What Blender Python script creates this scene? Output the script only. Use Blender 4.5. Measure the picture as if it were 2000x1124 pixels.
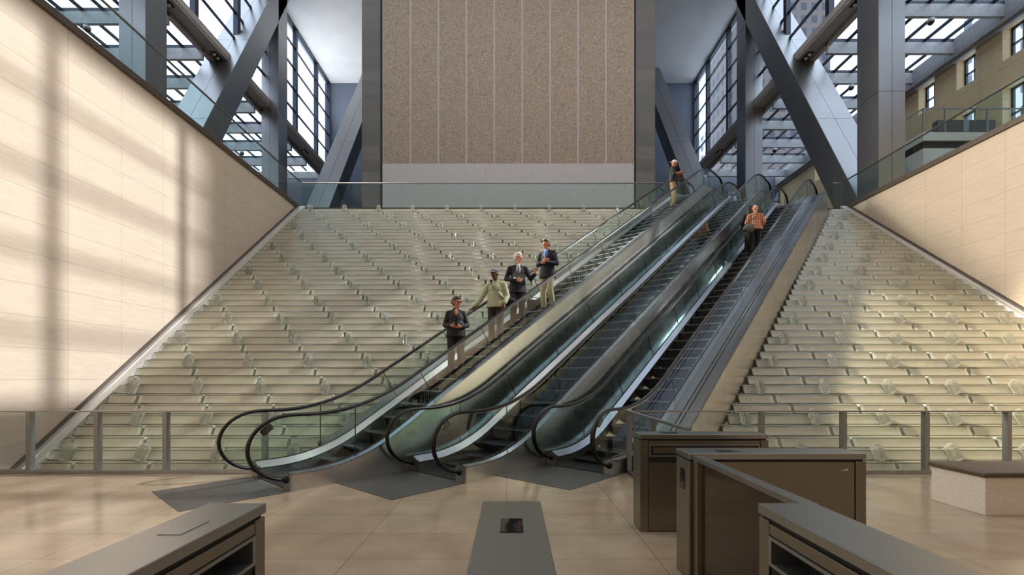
import bpy, bmesh, math, random
from mathutils import Vector, Matrix
random.seed(7)
PI = math.pi
sc = bpy.context.scene
for o in list(bpy.data.objects):
    bpy.data.objects.remove(o)
COL = sc.collection

# ------------------------------------------------------------------ camera, world, sun, exposure
FPX, CAMZ, HOR = 912.0, 1.6, 735.0        # focal length in px of the 2000 px wide frame, eye height, horizon row
cam_d = bpy.data.cameras.new('camera')
cam_d.sensor_width = 36.0
cam_d.lens = FPX / 2000 * 36.0
cam_d.shift_y = (HOR - 562.0) / 2000
cam_d.clip_end = 600
cam = bpy.data.objects.new('camera', cam_d)
cam.location = (0, 0, CAMZ)
cam.rotation_euler = (PI / 2, 0, 0)
COL.objects.link(cam)
sc.camera = cam

world = bpy.data.worlds.new('world')
sc.world = world
world.use_nodes = True
bg = world.node_tree.nodes['Background']
bg.inputs[0].default_value = (0.80, 0.90, 1.0, 1)
bg.inputs[1].default_value = 2.3

sun_d = bpy.data.lights.new('sun', 'SUN')
sun_d.energy = 4.4
sun_d.angle = math.radians(.9)
sun_d.color = (1.0, 0.93, 0.85)
sun = bpy.data.objects.new('sun', sun_d)
sun.rotation_euler = Vector((-1, -0.13, -0.742)).to_track_quat('-Z', 'Y').to_euler()
COL.objects.link(sun)

def reflected_light_spot(x, y, z, target, watts, deg, blend=.6, col=(1, .9, .74), size=.25):  # added spots standing in for light reflected onto the right side
    d = bpy.data.lights.new('reflected_light_spot', 'SPOT'); d.energy = watts; d.spot_size = math.radians(deg); d.spot_blend = blend
    d.color = col; d.shadow_soft_size = size
    o = bpy.data.objects.new('reflected_light_spot', d); o.location = (x, y, z)
    o.rotation_euler = (Vector(target) - Vector((x, y, z))).to_track_quat('-Z', 'Y').to_euler()
    COL.objects.link(o)
reflected_light_spot(-16.28, 15.4, 19.0, (10.6, 11.0, 2.0), 165000, 17, size=.6)
reflected_light_spot(-16.28, 22.0, 19.0, (14.4, 9.0, 6.0), 45000, 48, 1.0, size=3.5)
for dx in (-7.5, -2.5, 2.5, 7.5, 12.0):            # unseen fill lights added under the high ceiling
    for dy in (1.0, 9.0, 17.0):
        d = bpy.data.lights.new('ceiling_fill_light', 'AREA'); d.shape = 'DISK'; d.size = .7; d.energy = 120; d.color = (1, .95, .87)
        o = bpy.data.objects.new('ceiling_fill_light', d); o.location = (dx, dy, 27.5); COL.objects.link(o)
for sx in (-1, 1):                                 # invented upward fill spots over the side beams, brightening the ceiling
    for dy in (24.0, 31.0, 38.0):
        d = bpy.data.lights.new('upward_fill_spot', 'SPOT'); d.energy = 1700 if sx < 0 else 60; d.spot_size = math.radians(110); d.spot_blend = .8; d.shadow_soft_size = .3
        o = bpy.data.objects.new('upward_fill_spot', d); o.location = (sx * 15.6, dy, 20.3)
        o.rotation_euler = (0, PI - sx * .45, 0); COL.objects.link(o)


sc.view_settings.view_transform = 'Standard'
sc.view_settings.look = 'None'
sc.view_settings.gamma = 1
sc.view_settings.use_curve_mapping = False
sc.view_settings.exposure = 0.22
sc.cycles.use_denoising = True
sc.cycles.max_bounces = 9
sc.cycles.diffuse_bounces = 5
sc.cycles.glossy_bounces = 5
sc.cycles.transparent_max_bounces = 28
sc.cycles.sample_clamp_indirect = 6.0
sc.cycles.caustics_reflective = False
sc.cycles.caustics_refractive = False

# ------------------------------------------------------------------ materials
def lin(c):
    return tuple((x / 255 / 12.92 if x / 255 <= .04045 else ((x / 255 + .055) / 1.055) ** 2.4) for x in c) + (1,)

class NT:
    def __init__(s, name):
        s.m = bpy.data.materials.new(name); s.m.use_nodes = True
        s.t = s.m.node_tree; s.t.nodes.clear()
        s.out = s.t.nodes.new('ShaderNodeOutputMaterial')
    def n(s, typ, **kw):
        nd = s.t.nodes.new('ShaderNode' + typ)
        for k, v in kw.items():
            if k.startswith('i_'):
                key = k[2:]
                key = int(key) if key.isdigit() else key.replace('_', ' ')
                nd.inputs[key].default_value = v
            else:
                setattr(nd, k, v)
        return nd
    def l(s, a, b):
        s.t.links.new(a, b)
    def math(s, op, a, b=None, c=None):
        nd = s.n('Math', operation=op)
        for i, v in enumerate((a, b, c)):
            if v is None: continue
            if isinstance(v, (int, float)): nd.inputs[i].default_value = v
            else: s.l(v, nd.inputs[i])
        return nd.outputs[0]
    def coord(s, scale=(1, 1, 1), rot=(0, 0, 0)):
        tc = s.n('TexCoord'); mp = s.n('Mapping')
        mp.inputs['Scale'].default_value = scale
        mp.inputs['Rotation'].default_value = rot
        s.l(tc.outputs['Object'], mp.inputs[0])
        return mp.outputs[0]
    def noise(s, vec, scale, detail=3, rough=.55):
        nd = s.n('TexNoise'); nd.inputs['Scale'].default_value = scale
        nd.inputs['Detail'].default_value = detail; nd.inputs['Roughness'].default_value = rough
        s.l(vec, nd.inputs['Vector'])
        return nd.outputs['Fac']
    def ramp(s, fac, stops):
        r = s.n('ValToRGB'); e = r.color_ramp.elements
        while len(e) < len(stops): e.new(.5)
        for el, (p, c) in zip(e, stops):
            el.position = p; el.color = c
        s.l(fac, r.inputs[0])
        return r.outputs[0]
    def mixc(s, fac, a, b, blend='MIX'):
        nd = s.n('Mix', data_type='RGBA', blend_type=blend)
        for sock, v in ((nd.inputs[0], fac), (nd.inputs[6], a), (nd.inputs[7], b)):
            if isinstance(v, (int, float, tuple)): sock.default_value = v
            else: s.l(v, sock)
        return nd.outputs[2]
    def bump(s, h, strength=.2, dist=.01):
        b = s.n('Bump'); b.inputs['Strength'].default_value = strength
        b.inputs['Distance'].default_value = dist
        s.l(h, b.inputs['Height'])
        return b.outputs[0]
    def principled(s, col=None, rough=.5, metal=0, normal=None, **kw):
        p = s.n('BsdfPrincipled')
        if col is not None:
            if isinstance(col, tuple): p.inputs['Base Color'].default_value = col
            else: s.l(col, p.inputs['Base Color'])
        if isinstance(rough, (int, float)): p.inputs['Roughness'].default_value = rough
        else: s.l(rough, p.inputs['Roughness'])
        p.inputs['Metallic'].default_value = metal
        if normal is not None: s.l(normal, p.inputs['Normal'])
        for k, v in kw.items():
            p.inputs[k.replace('_', ' ')].default_value = v
        s.l(p.outputs[0], s.out.inputs[0])
        return p

def plain(name, rgb, rough=.5, metal=0, var=.06, scale=8, bump=0, **kw):
    t = NT(name); v = t.coord()
    f = t.noise(v, scale)
    c = lin(rgb)
    lo = tuple(x * (1 - var * 2) for x in c[:3]) + (1,); hi = tuple(min(1, x * (1 + var * 2)) for x in c[:3]) + (1,)
    col = t.ramp(f, [(.3, lo), (.7, hi)])
    nrm = t.bump(t.noise(v, scale * 12), bump) if bump else None
    t.principled(col, rough, metal, nrm, **kw)
    return t.m

def lines_mask(t, val, pitch, offset, width):
    """1 on joints of the given width repeating with the pitch along val, else 0."""
    a = t.math('ADD', val, -offset + 1000 * pitch)
    m = t.math('MODULO', a, pitch)
    d = t.math('ABSOLUTE', t.math('ADD', m, -pitch / 2))
    return t.math('GREATER_THAN', d, pitch / 2 - width / 2)

def stone_wall(name, rgb, axis, pu, ou, pv, ov, jw=.008, rough=.55):
    t = NT(name); tc = t.n('TexCoord'); sp = t.n('SeparateXYZ'); t.l(tc.outputs['Object'], sp.inputs[0])
    u = sp.outputs[1] if axis == 'x' else sp.outputs[0]; v = sp.outputs[2]
    g = t.noise(t.coord((1.2, 1.2, 9)), 2.2, 6, .6)
    g2 = t.noise(t.coord((1, 1, 1)), .55, 3)
    c = lin(rgb)
    col = t.ramp(g, [(.25, tuple(x * .90 for x in c[:3]) + (1,)), (.75, tuple(min(1, x * 1.08) for x in c[:3]) + (1,))])
    col = t.mixc(t.math('MULTIPLY', g2, .25), col, tuple(x * .85 for x in c[:3]) + (1,))
    # slight tone change panel by panel
    cu = t.math('FLOOR', t.math('DIVIDE', t.math('ADD', u, -ou + 1000 * pu), pu))
    cv = t.math('FLOOR', t.math('DIVIDE', t.math('ADD', v, -ov + 1000 * pv), pv))
    cb = t.n('CombineXYZ'); t.l(cu, cb.inputs[0]); t.l(cv, cb.inputs[1])
    wn = t.n('TexWhiteNoise', noise_dimensions='3D'); t.l(cb.outputs[0], wn.inputs[0])
    col = t.mixc(t.math('MULTIPLY', wn.outputs[0], .10), col, tuple(x * .72 for x in c[:3]) + (1,))
    j = t.math('MAXIMUM', lines_mask(t, u, pu, ou, jw), lines_mask(t, v, pv, ov, jw))
    col = t.mixc(t.math('MULTIPLY', j, .55), col, lin((120, 96, 66)))
    t.principled(col, rough, 0, t.bump(t.math('SUBTRACT', g, j), .15, .004))
    return t.m

def floor_mat():
    t = NT('polished_limestone'); tc = t.n('TexCoord'); sp = t.n('SeparateXYZ'); t.l(tc.outputs['Object'], sp.inputs[0])
    u, v = sp.outputs[0], sp.outputs[1]
    g = t.noise(t.coord(), 2.0, 5); s1 = t.noise(t.coord((5, 9, 5)), 9, 3, .7)
    col = t.ramp(g, [(.3, lin((160, 143, 122))), (.7, lin((184, 166, 144)))])
    vein = t.math('GREATER_THAN', s1, .64)
    col = t.mixc(t.math('MULTIPLY', vein, .35), col, lin((140, 108, 76)))
    cu = t.math('FLOOR', t.math('DIVIDE', t.math('ADD', u, .08 + 1350), 1.35))
    cv = t.math('FLOOR', t.math('DIVIDE', t.math('ADD', v, -.18 + 650), .65))
    cb = t.n('CombineXYZ'); t.l(cu, cb.inputs[0]); t.l(cv, cb.inputs[1])
    wn = t.n('TexWhiteNoise', noise_dimensions='3D'); t.l(cb.outputs[0], wn.inputs[0])
    col = t.mixc(t.math('MULTIPLY', wn.outputs[0], .22), col, lin((150, 118, 92)))
    j = t.math('MAXIMUM', lines_mask(t, u, 1.35, -.08, .006), lines_mask(t, v, .65, .18, .006))
    col = t.mixc(t.math('MULTIPLY', j, .75), col, lin((70, 52, 36)))
    r = t.math('ADD', t.math('MULTIPLY', s1, .12), .10)
    t.principled(col, r, 0, t.bump(g, .04, .01))
    return t.m

def steel(name, rgb, rough=.34, axis=2, metal=1.0, streak=.04):
    t = NT(name)
    sc_ = [110, 110, 110]; sc_[axis] = .5
    f = t.noise(t.coord(tuple(sc_)), 3, 3, .5); b = t.noise(t.coord(), .6, 2)
    c = lin(rgb)
    col = t.ramp(f, [(.3, tuple(x * (1 - streak) for x in c[:3]) + (1,)), (.7, tuple(min(1, x * (1 + streak)) for x in c[:3]) + (1,))])
    r = t.math('ADD', t.math('MULTIPLY', f, .04), t.math('ADD', t.math('MULTIPLY', b, .14), rough - .09))
    t.principled(col, r, metal)
    return t.m

def pane(name, tint, refl=.5, gloss=.02):
    """Architectural glass: tinted see-through with a Fresnel reflection."""
    t = NT(name)
    tr = t.n('BsdfTransparent'); tr.inputs[0].default_value = tint
    gl = t.n('BsdfGlossy'); gl.inputs[0].default_value = (1, 1, 1, 1); gl.inputs['Roughness'].default_value = gloss
    fr = t.n('Fresnel'); fr.inputs[0].default_value = 1.5
    geo = t.n('NewGeometry')
    f = t.math('MULTIPLY', fr.outputs[0], refl)
    f = t.math('MULTIPLY', f, t.math('SUBTRACT', 1, geo.outputs['Backfacing']))
    mx = t.n('MixShader'); t.l(f, mx.inputs[0]); t.l(tr.outputs[0], mx.inputs[1]); t.l(gl.outputs[0], mx.inputs[2])
    t.l(mx.outputs[0], t.out.inputs[0])
    return t.m

def cast_glass():
    t = NT('cast_glass')
    v = t.coord((1, 1, 1)); tc = t.n('TexCoord'); sp = t.n('SeparateXYZ')
    f = t.noise(v, 95, 3, .6); w = t.noise(t.coord((1, 2, 2)), 1.6, 2)
    col = t.ramp(w, [(.3, lin((214, 209, 186))), (.7, lin((232, 230, 214)))])
    nb = t.bump(f, .7, .006)
    p = t.n('BsdfPrincipled'); t.l(col, p.inputs['Base Color']); p.inputs['Roughness'].default_value = .2
    p.inputs['IOR'].default_value = 2.1; t.l(nb, p.inputs['Normal'])
    tl = t.n('BsdfTranslucent'); t.l(col, tl.inputs[0])
    tr = t.n('BsdfTransparent'); tr.inputs[0].default_value = (.84, .89, .80, 1)
    gs = t.n('BsdfGlass'); gs.inputs['Roughness'].default_value = .16; gs.inputs['IOR'].default_value = 1.5; gs.inputs[0].default_value = (.97, .98, .93, 1); t.l(nb, gs.inputs['Normal'])
    m0 = t.n('MixShader'); m0.inputs[0].default_value = .32; t.l(p.outputs[0], m0.inputs[1]); t.l(gs.outputs[0], m0.inputs[2])
    m1 = t.n('MixShader'); m1.inputs[0].default_value = .16; t.l(m0.outputs[0], m1.inputs[1]); t.l(tl.outputs[0], m1.inputs[2])
    m2 = t.n('MixShader'); m2.inputs[0].default_value = .08; t.l(m1.outputs[0], m2.inputs[1]); t.l(tr.outputs[0], m2.inputs[2])
    t.l(m2.outputs[0], t.out.inputs[0])
    return t.m

def crystal_mat():
    t = NT('clear_crystal')
    nb = t.bump(t.noise(t.coord(), 14, 2), .25, .01)
    gl = t.n('BsdfGlass'); gl.inputs['Roughness'].default_value = .04; gl.inputs['IOR'].default_value = 1.5; gl.inputs[0].default_value = (.96, .98, .95, 1); t.l(nb, gl.inputs['Normal'])
    tr = t.n('BsdfTransparent'); tr.inputs[0].default_value = (.92, .94, .90, 1)
    tl = t.n('BsdfTranslucent'); tl.inputs[0].default_value = (1, 1, .98, 1)
    m0 = t.n('MixShader'); m0.inputs[0].default_value = .26; t.l(gl.outputs[0], m0.inputs[1]); t.l(tl.outputs[0], m0.inputs[2])
    m1 = t.n('MixShader'); m1.inputs[0].default_value = .22; t.l(m0.outputs[0], m1.inputs[1]); t.l(tr.outputs[0], m1.inputs[2])
    t.l(m1.outputs[0], t.out.inputs[0])
    return t.m

def mud_panel():
    """Plain brown hand-trowelled wall covering: short random strokes."""
    t = NT('brown_trowelled_covering')
    v = t.coord()
    wob = t.noise(v, 2.6, 2)
    wv = t.n('TexWave', wave_type='RINGS'); wv.inputs['Scale'].default_value = 2.2
    wv.inputs['Distortion'].default_value = 26; wv.inputs['Detail'].default_value = 2; wv.inputs['Detail Scale'].default_value = 2.4
    t.l(v, wv.inputs['Vector'])
    n2 = t.noise(v, 6, 5, .7)
    f = t.math('ADD', t.math('MULTIPLY', wv.outputs['Fac'], .6), t.math('MULTIPLY', n2, .5))
    col = t.ramp(f, [(.2, lin((138, 122, 110))), (.55, lin((170, 152, 138))), (.9, lin((200, 186, 172)))])
    t.principled(col, .8)
    return t.m

def pale_band():
    t = NT('pale_speckled_band')
    f = t.noise(t.coord((16, 16, 2.2)), 1.5, 4, .7)
    m = t.math('GREATER_THAN', f, .66)
    col = t.mixc(m, lin((206, 204, 206)), lin((140, 116, 92)))
    t.principled(col, .8)
    return t.m

def concrete(name, rgb):
    t = NT(name); tc = t.n('TexCoord'); sp = t.n('SeparateXYZ'); t.l(tc.outputs['Object'], sp.inputs[0])
    g = t.noise(t.coord((.3, .3, 1.6)), 1.6, 5); g2 = t.noise(t.coord(), 9, 4)
    c = lin(rgb)
    cv = t.math('FLOOR', t.math('DIVIDE', sp.outputs[2], .72)); wn = t.n('TexWhiteNoise', noise_dimensions='1D'); t.l(cv, wn.inputs['W'])
    f = t.math('ADD', t.math('MULTIPLY', g, .5), t.math('ADD', t.math('MULTIPLY', wn.outputs[0], .35), t.math('MULTIPLY', g2, .15)))
    col = t.ramp(f, [(.2, tuple(x * .72 for x in c[:3]) + (1,)), (.8, tuple(x * 1.2 for x in c[:3]) + (1,))])
    j = lines_mask(t, sp.outputs[2], .72, 0, .012)
    col = t.mixc(t.math('MULTIPLY', j, .35), col, tuple(x * .4 for x in c[:3]) + (1,))
    t.principled(col, .75, 0, t.bump(g2, .2, .01))
    return t.m

def building(name, rgb, glass, pu, pv):
    t = NT(name); tc = t.n('TexCoord'); sp = t.n('SeparateXYZ'); t.l(tc.outputs['Object'], sp.inputs[0])
    u = t.math('ADD', sp.outputs[0], sp.outputs[1])
    j = t.math('MAXIMUM', lines_mask(t, u, pu, 0, pu * .45), lines_mask(t, sp.outputs[2], pv, 0, pv * .4))
    col = t.mixc(j, lin(glass), lin(rgb))
    t.principled(col, .5)
    return t.m

def plaid():
    t = NT('orange_plaid'); tc = t.n('TexCoord'); sp = t.n('SeparateXYZ'); t.l(tc.outputs['Object'], sp.inputs[0])
    a = lines_mask(t, sp.outputs[0], .07, 0, .022); b = lines_mask(t, sp.outputs[2], .07, 0, .022)
    f = t.math('MULTIPLY', t.math('ADD', a, b), .5)
    col = t.ramp(f, [(0, lin((214, 172, 146))), (.5, lin((186, 96, 62))), (1, lin((120, 52, 36)))])
    t.principled(col, .8)
    return t.m

M = {}
M['floor'] = floor_mat()
M['wall_l'] = stone_wall('beige_limestone_left', (218, 202, 184), 'x', 1.33, 9.73, .61, .31)
M['wall_r'] = stone_wall('beige_limestone_right', (218, 199, 178), 'x', 1.33, 9.73, .61, .31)
M['facade'] = stone_wall('ochre_masonry', (226, 202, 158), 'x', 2.33, .35, 1.45, .5, .02)
M['slab'] = plain('bronze_edge_trim', (92, 82, 74), .45, .3)
M['steel'] = steel('brushed_steel', (172, 172, 172), .33, 0)
M['steel_v'] = steel('brushed_steel_cladding', (166, 166, 168), .38, 2)
M['steel_top'] = steel('brushed_steel_lid', (166, 166, 164), .30, 1)
M['steel_body'] = steel('bronzed_steel_body', (140, 134, 122), .36, 2, .9)
M['steel_clad'] = steel('brushed_steel_truss_cladding', (196, 196, 196), .27, 1)
M['satin'] = steel('satin_steel_channel', (214, 214, 212), .58, 1)
M['deck'] = steel('polished_steel_deck', (160, 163, 168), .26, 1)
M['post'] = steel('steel_post', (156, 158, 160), .42, 2)
M['frame'] = plain('dark_window_metal', (48, 54, 66), .4, .5)
M['beam'] = plain('grey_painted_beam', (184, 178, 176), .5, .1)
M['lightbeam'] = plain('pale_grey_beam', (176, 178, 182), .5, .1)
M['white'] = plain('white_plaster', (226, 228, 230), .7, 0, .02, 1)
M['grey'] = plain('blue_grey_wall', (104, 112, 128), .7, 0, .03, 1)
M['darkgrey'] = plain('charcoal_wall', (66, 72, 80), .7)
M['black'] = plain('black_gap', (14, 14, 16), .6)
M['rubber'] = plain('black_rubber_handrail', (16, 14, 14), .32, Specular_IOR_Level=.3)
M['stepm'] = plain('dark_step_metal', (44, 48, 53), .38, .7)
M['tread_edge'] = plain('step_edge_metal', (118, 124, 130), .3, .9)
M['joint'] = plain('dark_green_glass_edge', (26, 40, 38), .3)
M['mat'] = plain('dark_grey_floor_mat', (78, 76, 76), .45, 0, .1, 14)
M['glass'] = pane('balustrade_glass', (.90, .965, .955, 1), 1.0)
M['glass_up'] = pane('greenish_guard_glass', (.87, .95, .94, 1), .9)
M['glass_win'] = pane('window_glass', (.93, .96, 1, 1), .35)
M['glass_rail'] = pane('clear_rail_glass', (.965, .985, .975, 1), .7)
M['cast'] = cast_glass()
M['clear_end'] = plain('clear_glass_end', (190, 192, 176), .08, 0, .05, 30, .3, Coat_Weight=.6)
M['lip_painted'] = plain('glass_edge_painted_dark', (104, 104, 84), .12, 0, .06, 20, Coat_Weight=.5)  # greenish glass rim, its dark internal reflection put into the colour
M['crystal'] = crystal_mat()
M['bed'] = plain('stair_bed_metal', (232, 224, 196), .45, .1)
M['mud'] = mud_panel()
M['pale'] = pale_band()
M['concrete'] = concrete('board_formed_concrete', (122, 121, 120))
M['stone_bench'] = plain('white_stone_bench', (226, 218, 206), .6, 0, .04, 30)
M['cushion'] = plain('brown_leather_cushion', (92, 78, 66), .45, 0, .08, 10, .2)
M['lens'] = plain('black_glass_plate', (10, 12, 18), .06)
M['camw'] = plain('white_camera_housing', (214, 216, 218), .4)
M['smoke'] = plain('smoked_dome', (34, 36, 40), .1)
M['skin_l'] = plain('light_skin', (226, 168, 140), .55, 0, .03, 6)
M['skin_t'] = plain('tanned_skin', (196, 132, 98), .55, 0, .03, 6)
M['skin_d'] = plain('dark_skin', (96, 60, 42), .5, 0, .03, 6)
M['suit'] = plain('navy_suit_cloth', (34, 35, 44), .8, 0, .1, 20)
M['jacket_b'] = plain('black_jacket_cloth', (22, 24, 28), .7, 0, .1, 20)
M['blazer'] = plain('dark_blazer_cloth', (30, 34, 48), .8, 0, .1, 20)
M['charcoal'] = plain('charcoal_trouser_cloth', (58, 52, 52), .8)
M['khaki'] = plain('khaki_trouser_cloth', (160, 140, 108), .8)
M['stonepants'] = plain('stone_trouser_cloth', (196, 184, 150), .8)
M['jeans'] = plain('black_trouser_cloth', (26, 27, 32), .8)
M['green'] = plain('pale_green_shirt', (182, 188, 156), .8, 0, .05, 20)
M['blueshirt'] = plain('blue_shirt_cloth', (110, 142, 206), .8)
M['paleshirt'] = plain('pale_blue_shirt', (196, 206, 222), .8)
M['navytie'] = plain('navy_tie', (28, 36, 66), .6)
M['bluetie'] = plain('blue_tie', (52, 84, 160), .6)
M['hair_w'] = plain('white_hair', (226, 224, 220), .6)
M['hair_d'] = plain('dark_hair', (30, 22, 20), .5)
M['hair_g'] = plain('grey_brown_hair', (92, 82, 74), .6)
M['hair_b'] = plain('brown_hair', (64, 42, 30), .5)
M['shoe'] = plain('black_shoe_leather', (20, 18, 18), .35)
M['cap_w'] = plain('white_cap_cloth', (232, 230, 228), .7)
M['cap_g'] = plain('grey_flat_cap_cloth', (110, 112, 118), .8)
M['bagm'] = plain('black_bag_cloth', (28, 26, 26), .7)
M['bagg'] = plain('grey_bag_cloth', (92, 88, 84), .7)
M['paper'] = plain('white_paper', (236, 234, 228), .6)
M['lip'] = plain('lips', (150, 80, 72), .5)
M['plaid'] = plaid()
M['tower_d'] = building('dark_tower', (86, 78, 76), (40, 46, 60), 3.0, 3.6)
M['tower_p'] = building('pale_tower', (190, 186, 178), (86, 96, 110), 4.0, 3.8)
M['art1'] = plain('picture_print', (150, 120, 90), .5, 0, .3, 30)

# ------------------------------------------------------------------ mesh helpers
def obj(name, bm, mat, parent=None, smooth=False, loc=None):
    me = bpy.data.meshes.new(name)
    bmesh.ops.recalc_face_normals(bm, faces=bm.faces[:])
    bm.to_mesh(me); bm.free()
    if smooth:
        for p in me.polygons: p.use_smooth = True
    for m in (mat if isinstance(mat, (list, tuple)) else [mat]): me.materials.append(m)
    o = bpy.data.objects.new(name, me); COL.objects.link(o)
    if parent is not None: o.parent = parent
    if loc is not None: o.location = loc
    return o

def tag(o, label, cat, group=None, kind=None):
    o['label'] = label; o['category'] = cat
    if group: o['group'] = group
    if kind: o['kind'] = kind
    return o

def thing(name, label, cat, loc=(0, 0, 0), rot=0, group=None, kind=None):
    o = bpy.data.objects.new(name, None); COL.objects.link(o)
    o.empty_display_size = .2
    o.location = loc; o.rotation_euler = (0, 0, rot)
    return tag(o, label, cat, group, kind)

def struct(name, bm, mat, label=None, cat=None, smooth=False):
    o = obj(name, bm, mat, None, smooth); o['kind'] = 'structure'
    if label: tag(o, label, cat)
    return o

def box(bm, x0, x1, y0, y1, z0, z1, bev=0):
    r = bmesh.ops.create_cube(bm, size=1, matrix=Matrix.Translation(((x0 + x1) / 2, (y0 + y1) / 2, (z0 + z1) / 2)) @ Matrix.Diagonal((abs(x1 - x0), abs(y1 - y0), abs(z1 - z0), 1)))
    if bev:
        es = list({e for v in r['verts'] for e in v.link_edges})
        bmesh.ops.bevel(bm, geom=es, offset=bev, segments=2, affect='EDGES', profile=.5)
    return bm

def B(*a, **k):
    bm = bmesh.new(); box(bm, *a, **k); return bm

def prism(bm, pts, axis_vec):
    """Closed polygon (3-D points) extruded by axis_vec."""
    a = [bm.verts.new(p) for p in pts]; b = [bm.verts.new(Vector(p) + Vector(axis_vec)) for p in pts]
    bm.faces.new(a[::-1]); bm.faces.new(b)
    n = len(a)
    for i in range(n): bm.faces.new((a[i], a[(i + 1) % n], b[(i + 1) % n], b[i]))

def strip(bm, A, Bp, thick):
    """Thickened ribbon between two polylines of equal length; thick is an offset vector (or list)."""
    n = len(A)
    T = thick if isinstance(thick, list) else [Vector(thick)] * n
    q = [[bm.verts.new(Vector(p)) for p in A], [bm.verts.new(Vector(p)) for p in Bp],
         [bm.verts.new(Vector(p) + t) for p, t in zip(Bp, T)], [bm.verts.new(Vector(p) + t) for p, t in zip(A, T)]]
    for i in range(n - 1):
        for k in range(4):
            a, b = q[k], q[(k + 1) % 4]
            bm.faces.new((a[i], a[i + 1], b[i + 1], b[i]))
    bm.faces.new([q[k][0] for k in range(4)]); bm.faces.new([q[k][-1] for k in range(3, -1, -1)])

def tube(bm, pts, r, seg=10, side=None, ry=None):
    pts = [Vector(p) for p in pts]; rings = []
    ry = ry or r
    for i, p in enumerate(pts):
        t = (pts[min(i + 1, len(pts) - 1)] - pts[max(i - 1, 0)]).normalized()
        s = Vector(side) if side is not None else t.orthogonal()
        s = (s - t * s.dot(t)).normalized(); u = t.cross(s)
        rings.append([bm.verts.new(p + s * r * math.cos(2 * PI * k / seg) + u * ry * math.sin(2 * PI * k / seg)) for k in range(seg)])
    for a, b in zip(rings, rings[1:]):
        for k in range(seg): bm.faces.new((a[k], a[(k + 1) % seg], b[(k + 1) % seg], b[k]))
    bm.faces.new(rings[0][::-1]); bm.faces.new(rings[-1])

def ell(bm, c, r, rot=None, seg=16):
    m = Matrix.Translation(c) @ (rot.to_4x4() if rot else Matrix()) @ Matrix.Diagonal((r[0], r[1], r[2], 1))
    bmesh.ops.create_uvsphere(bm, u_segments=seg, v_segments=max(6, seg // 2 + 2), radius=1, matrix=m)

def cap(bm, p0, r0, p1, r1, seg=14):
    """Tapered capsule."""
    p0, p1 = Vector(p0), Vector(p1); t = (p1 - p0)
    if t.length < 1e-6: t = Vector((0, 0, 1e-4))
    t = t.normalized(); s = t.orthogonal().normalized(); u = t.cross(s)
    prof = [(p0, r0, a) for a in (-80, -55, -30, 0)] + [(p1, r1, a) for a in (0, 30, 55, 80)]
    rings = []
    for p, r, a in prof:
        ca, sa = math.cos(math.radians(a)) * r, math.sin(math.radians(a)) * r
        rings.append([bm.verts.new(p + t * sa + s * ca * math.cos(2 * PI * k / seg) + u * ca * math.sin(2 * PI * k / seg)) for k in range(seg)])
    for a, b in zip(rings, rings[1:]):
        for k in range(seg): bm.faces.new((a[k], a[(k + 1) % seg], b[(k + 1) % seg], b[k]))
    bm.faces.new(rings[0][::-1]); bm.faces.new(rings[-1])

def cone(bm, c0, r0, c1, r1, seg=18):
    """Flat-ended elliptical frustum between centres c0, c1 with (rx, ry) radii in the xy plane."""
    rings = [[bm.verts.new(Vector(c) + Vector((r[0] * math.cos(2 * PI * k / seg), r[1] * math.sin(2 * PI * k / seg), 0))) for k in range(seg)] for c, r in ((c0, r0), (c1, r1))]
    for k in range(seg): bm.faces.new((rings[0][k], rings[0][(k + 1) % seg], rings[1][(k + 1) % seg], rings[1][k]))
    bm.faces.new(rings[0][::-1]); bm.faces.new(rings[1])

def arcz(z0, k0, slope, k1, b):
    """Height along an escalator: flat z0, a fillet round s=k0, the incline, a fillet round s=k1, flat."""
    z1 = z0 + slope * (k1 - k0)
    def f(s):
        if s < k0 - b: return z0
        if s < k0 + b: return z0 + slope * (s - k0 + b) ** 2 / (4 * b)
        if s < k1 - b: return z0 + slope * (s - k0)
        if s < k1 + b: return z1 - slope * (k1 + b - s) ** 2 / (4 * b)
        return z1
    return f

def ordinal(n):
    return f"{n}{'th' if 10 <= n % 100 <= 20 else {1: 'st', 2: 'nd', 3: 'rd'}.get(n % 10, 'th')}"

# ------------------------------------------------------------------ main dimensions
XL, XR = -9.25, 14.5           # the two stone side walls of the lobby pit
F3 = 9.0                       # upper floor level
YT = 20.6                      # where the glass stair meets the upper floor
XC = 15.3                      # inner face of the great columns
XW = 15.9                      # plane of the high windows
ZB, ZS, ZC = 19.25, 19.75, 27.6  # beam soffit, window sill, ceiling
YB, YE = -9.0, 41.4            # rear wall behind the viewer, far end wall
YRAIL = 7.66
H_, D_ = .2034, .2565          # rise and going of the glass stair
rowY = lambda k: 8.815 + D_ * k
rowZ = lambda k: -.03 + H_ * k
NROW = 44
SL = H_ / D_
# escalator frame
EV = Vector((.6697, .7426, 0)); NV = Vector((.7426, -.6697, 0))
ESC = [Vector((-3.59 + 2.364 * i, 6.92 + .515 * i, 0)) for i in range(3)]
TAN = .594
K0 = 1.04; K1 = K0 + F3 / TAN
bz = arcz(0, K0, TAN, K1, .75)
zh = arcz(1.05, 1.21, TAN, 1.21 + (F3 + .98 - 1.05) / TAN, .85)
def EP(i, d, s, z): return ESC[i] + NV * d + EV * s + Vector((0, 0, z))
def esc_x(i, d, Y): return ESC[i].x + NV.x * d + EV.x * ((Y - ESC[i].y - NV.y * d) / EV.y)

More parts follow.
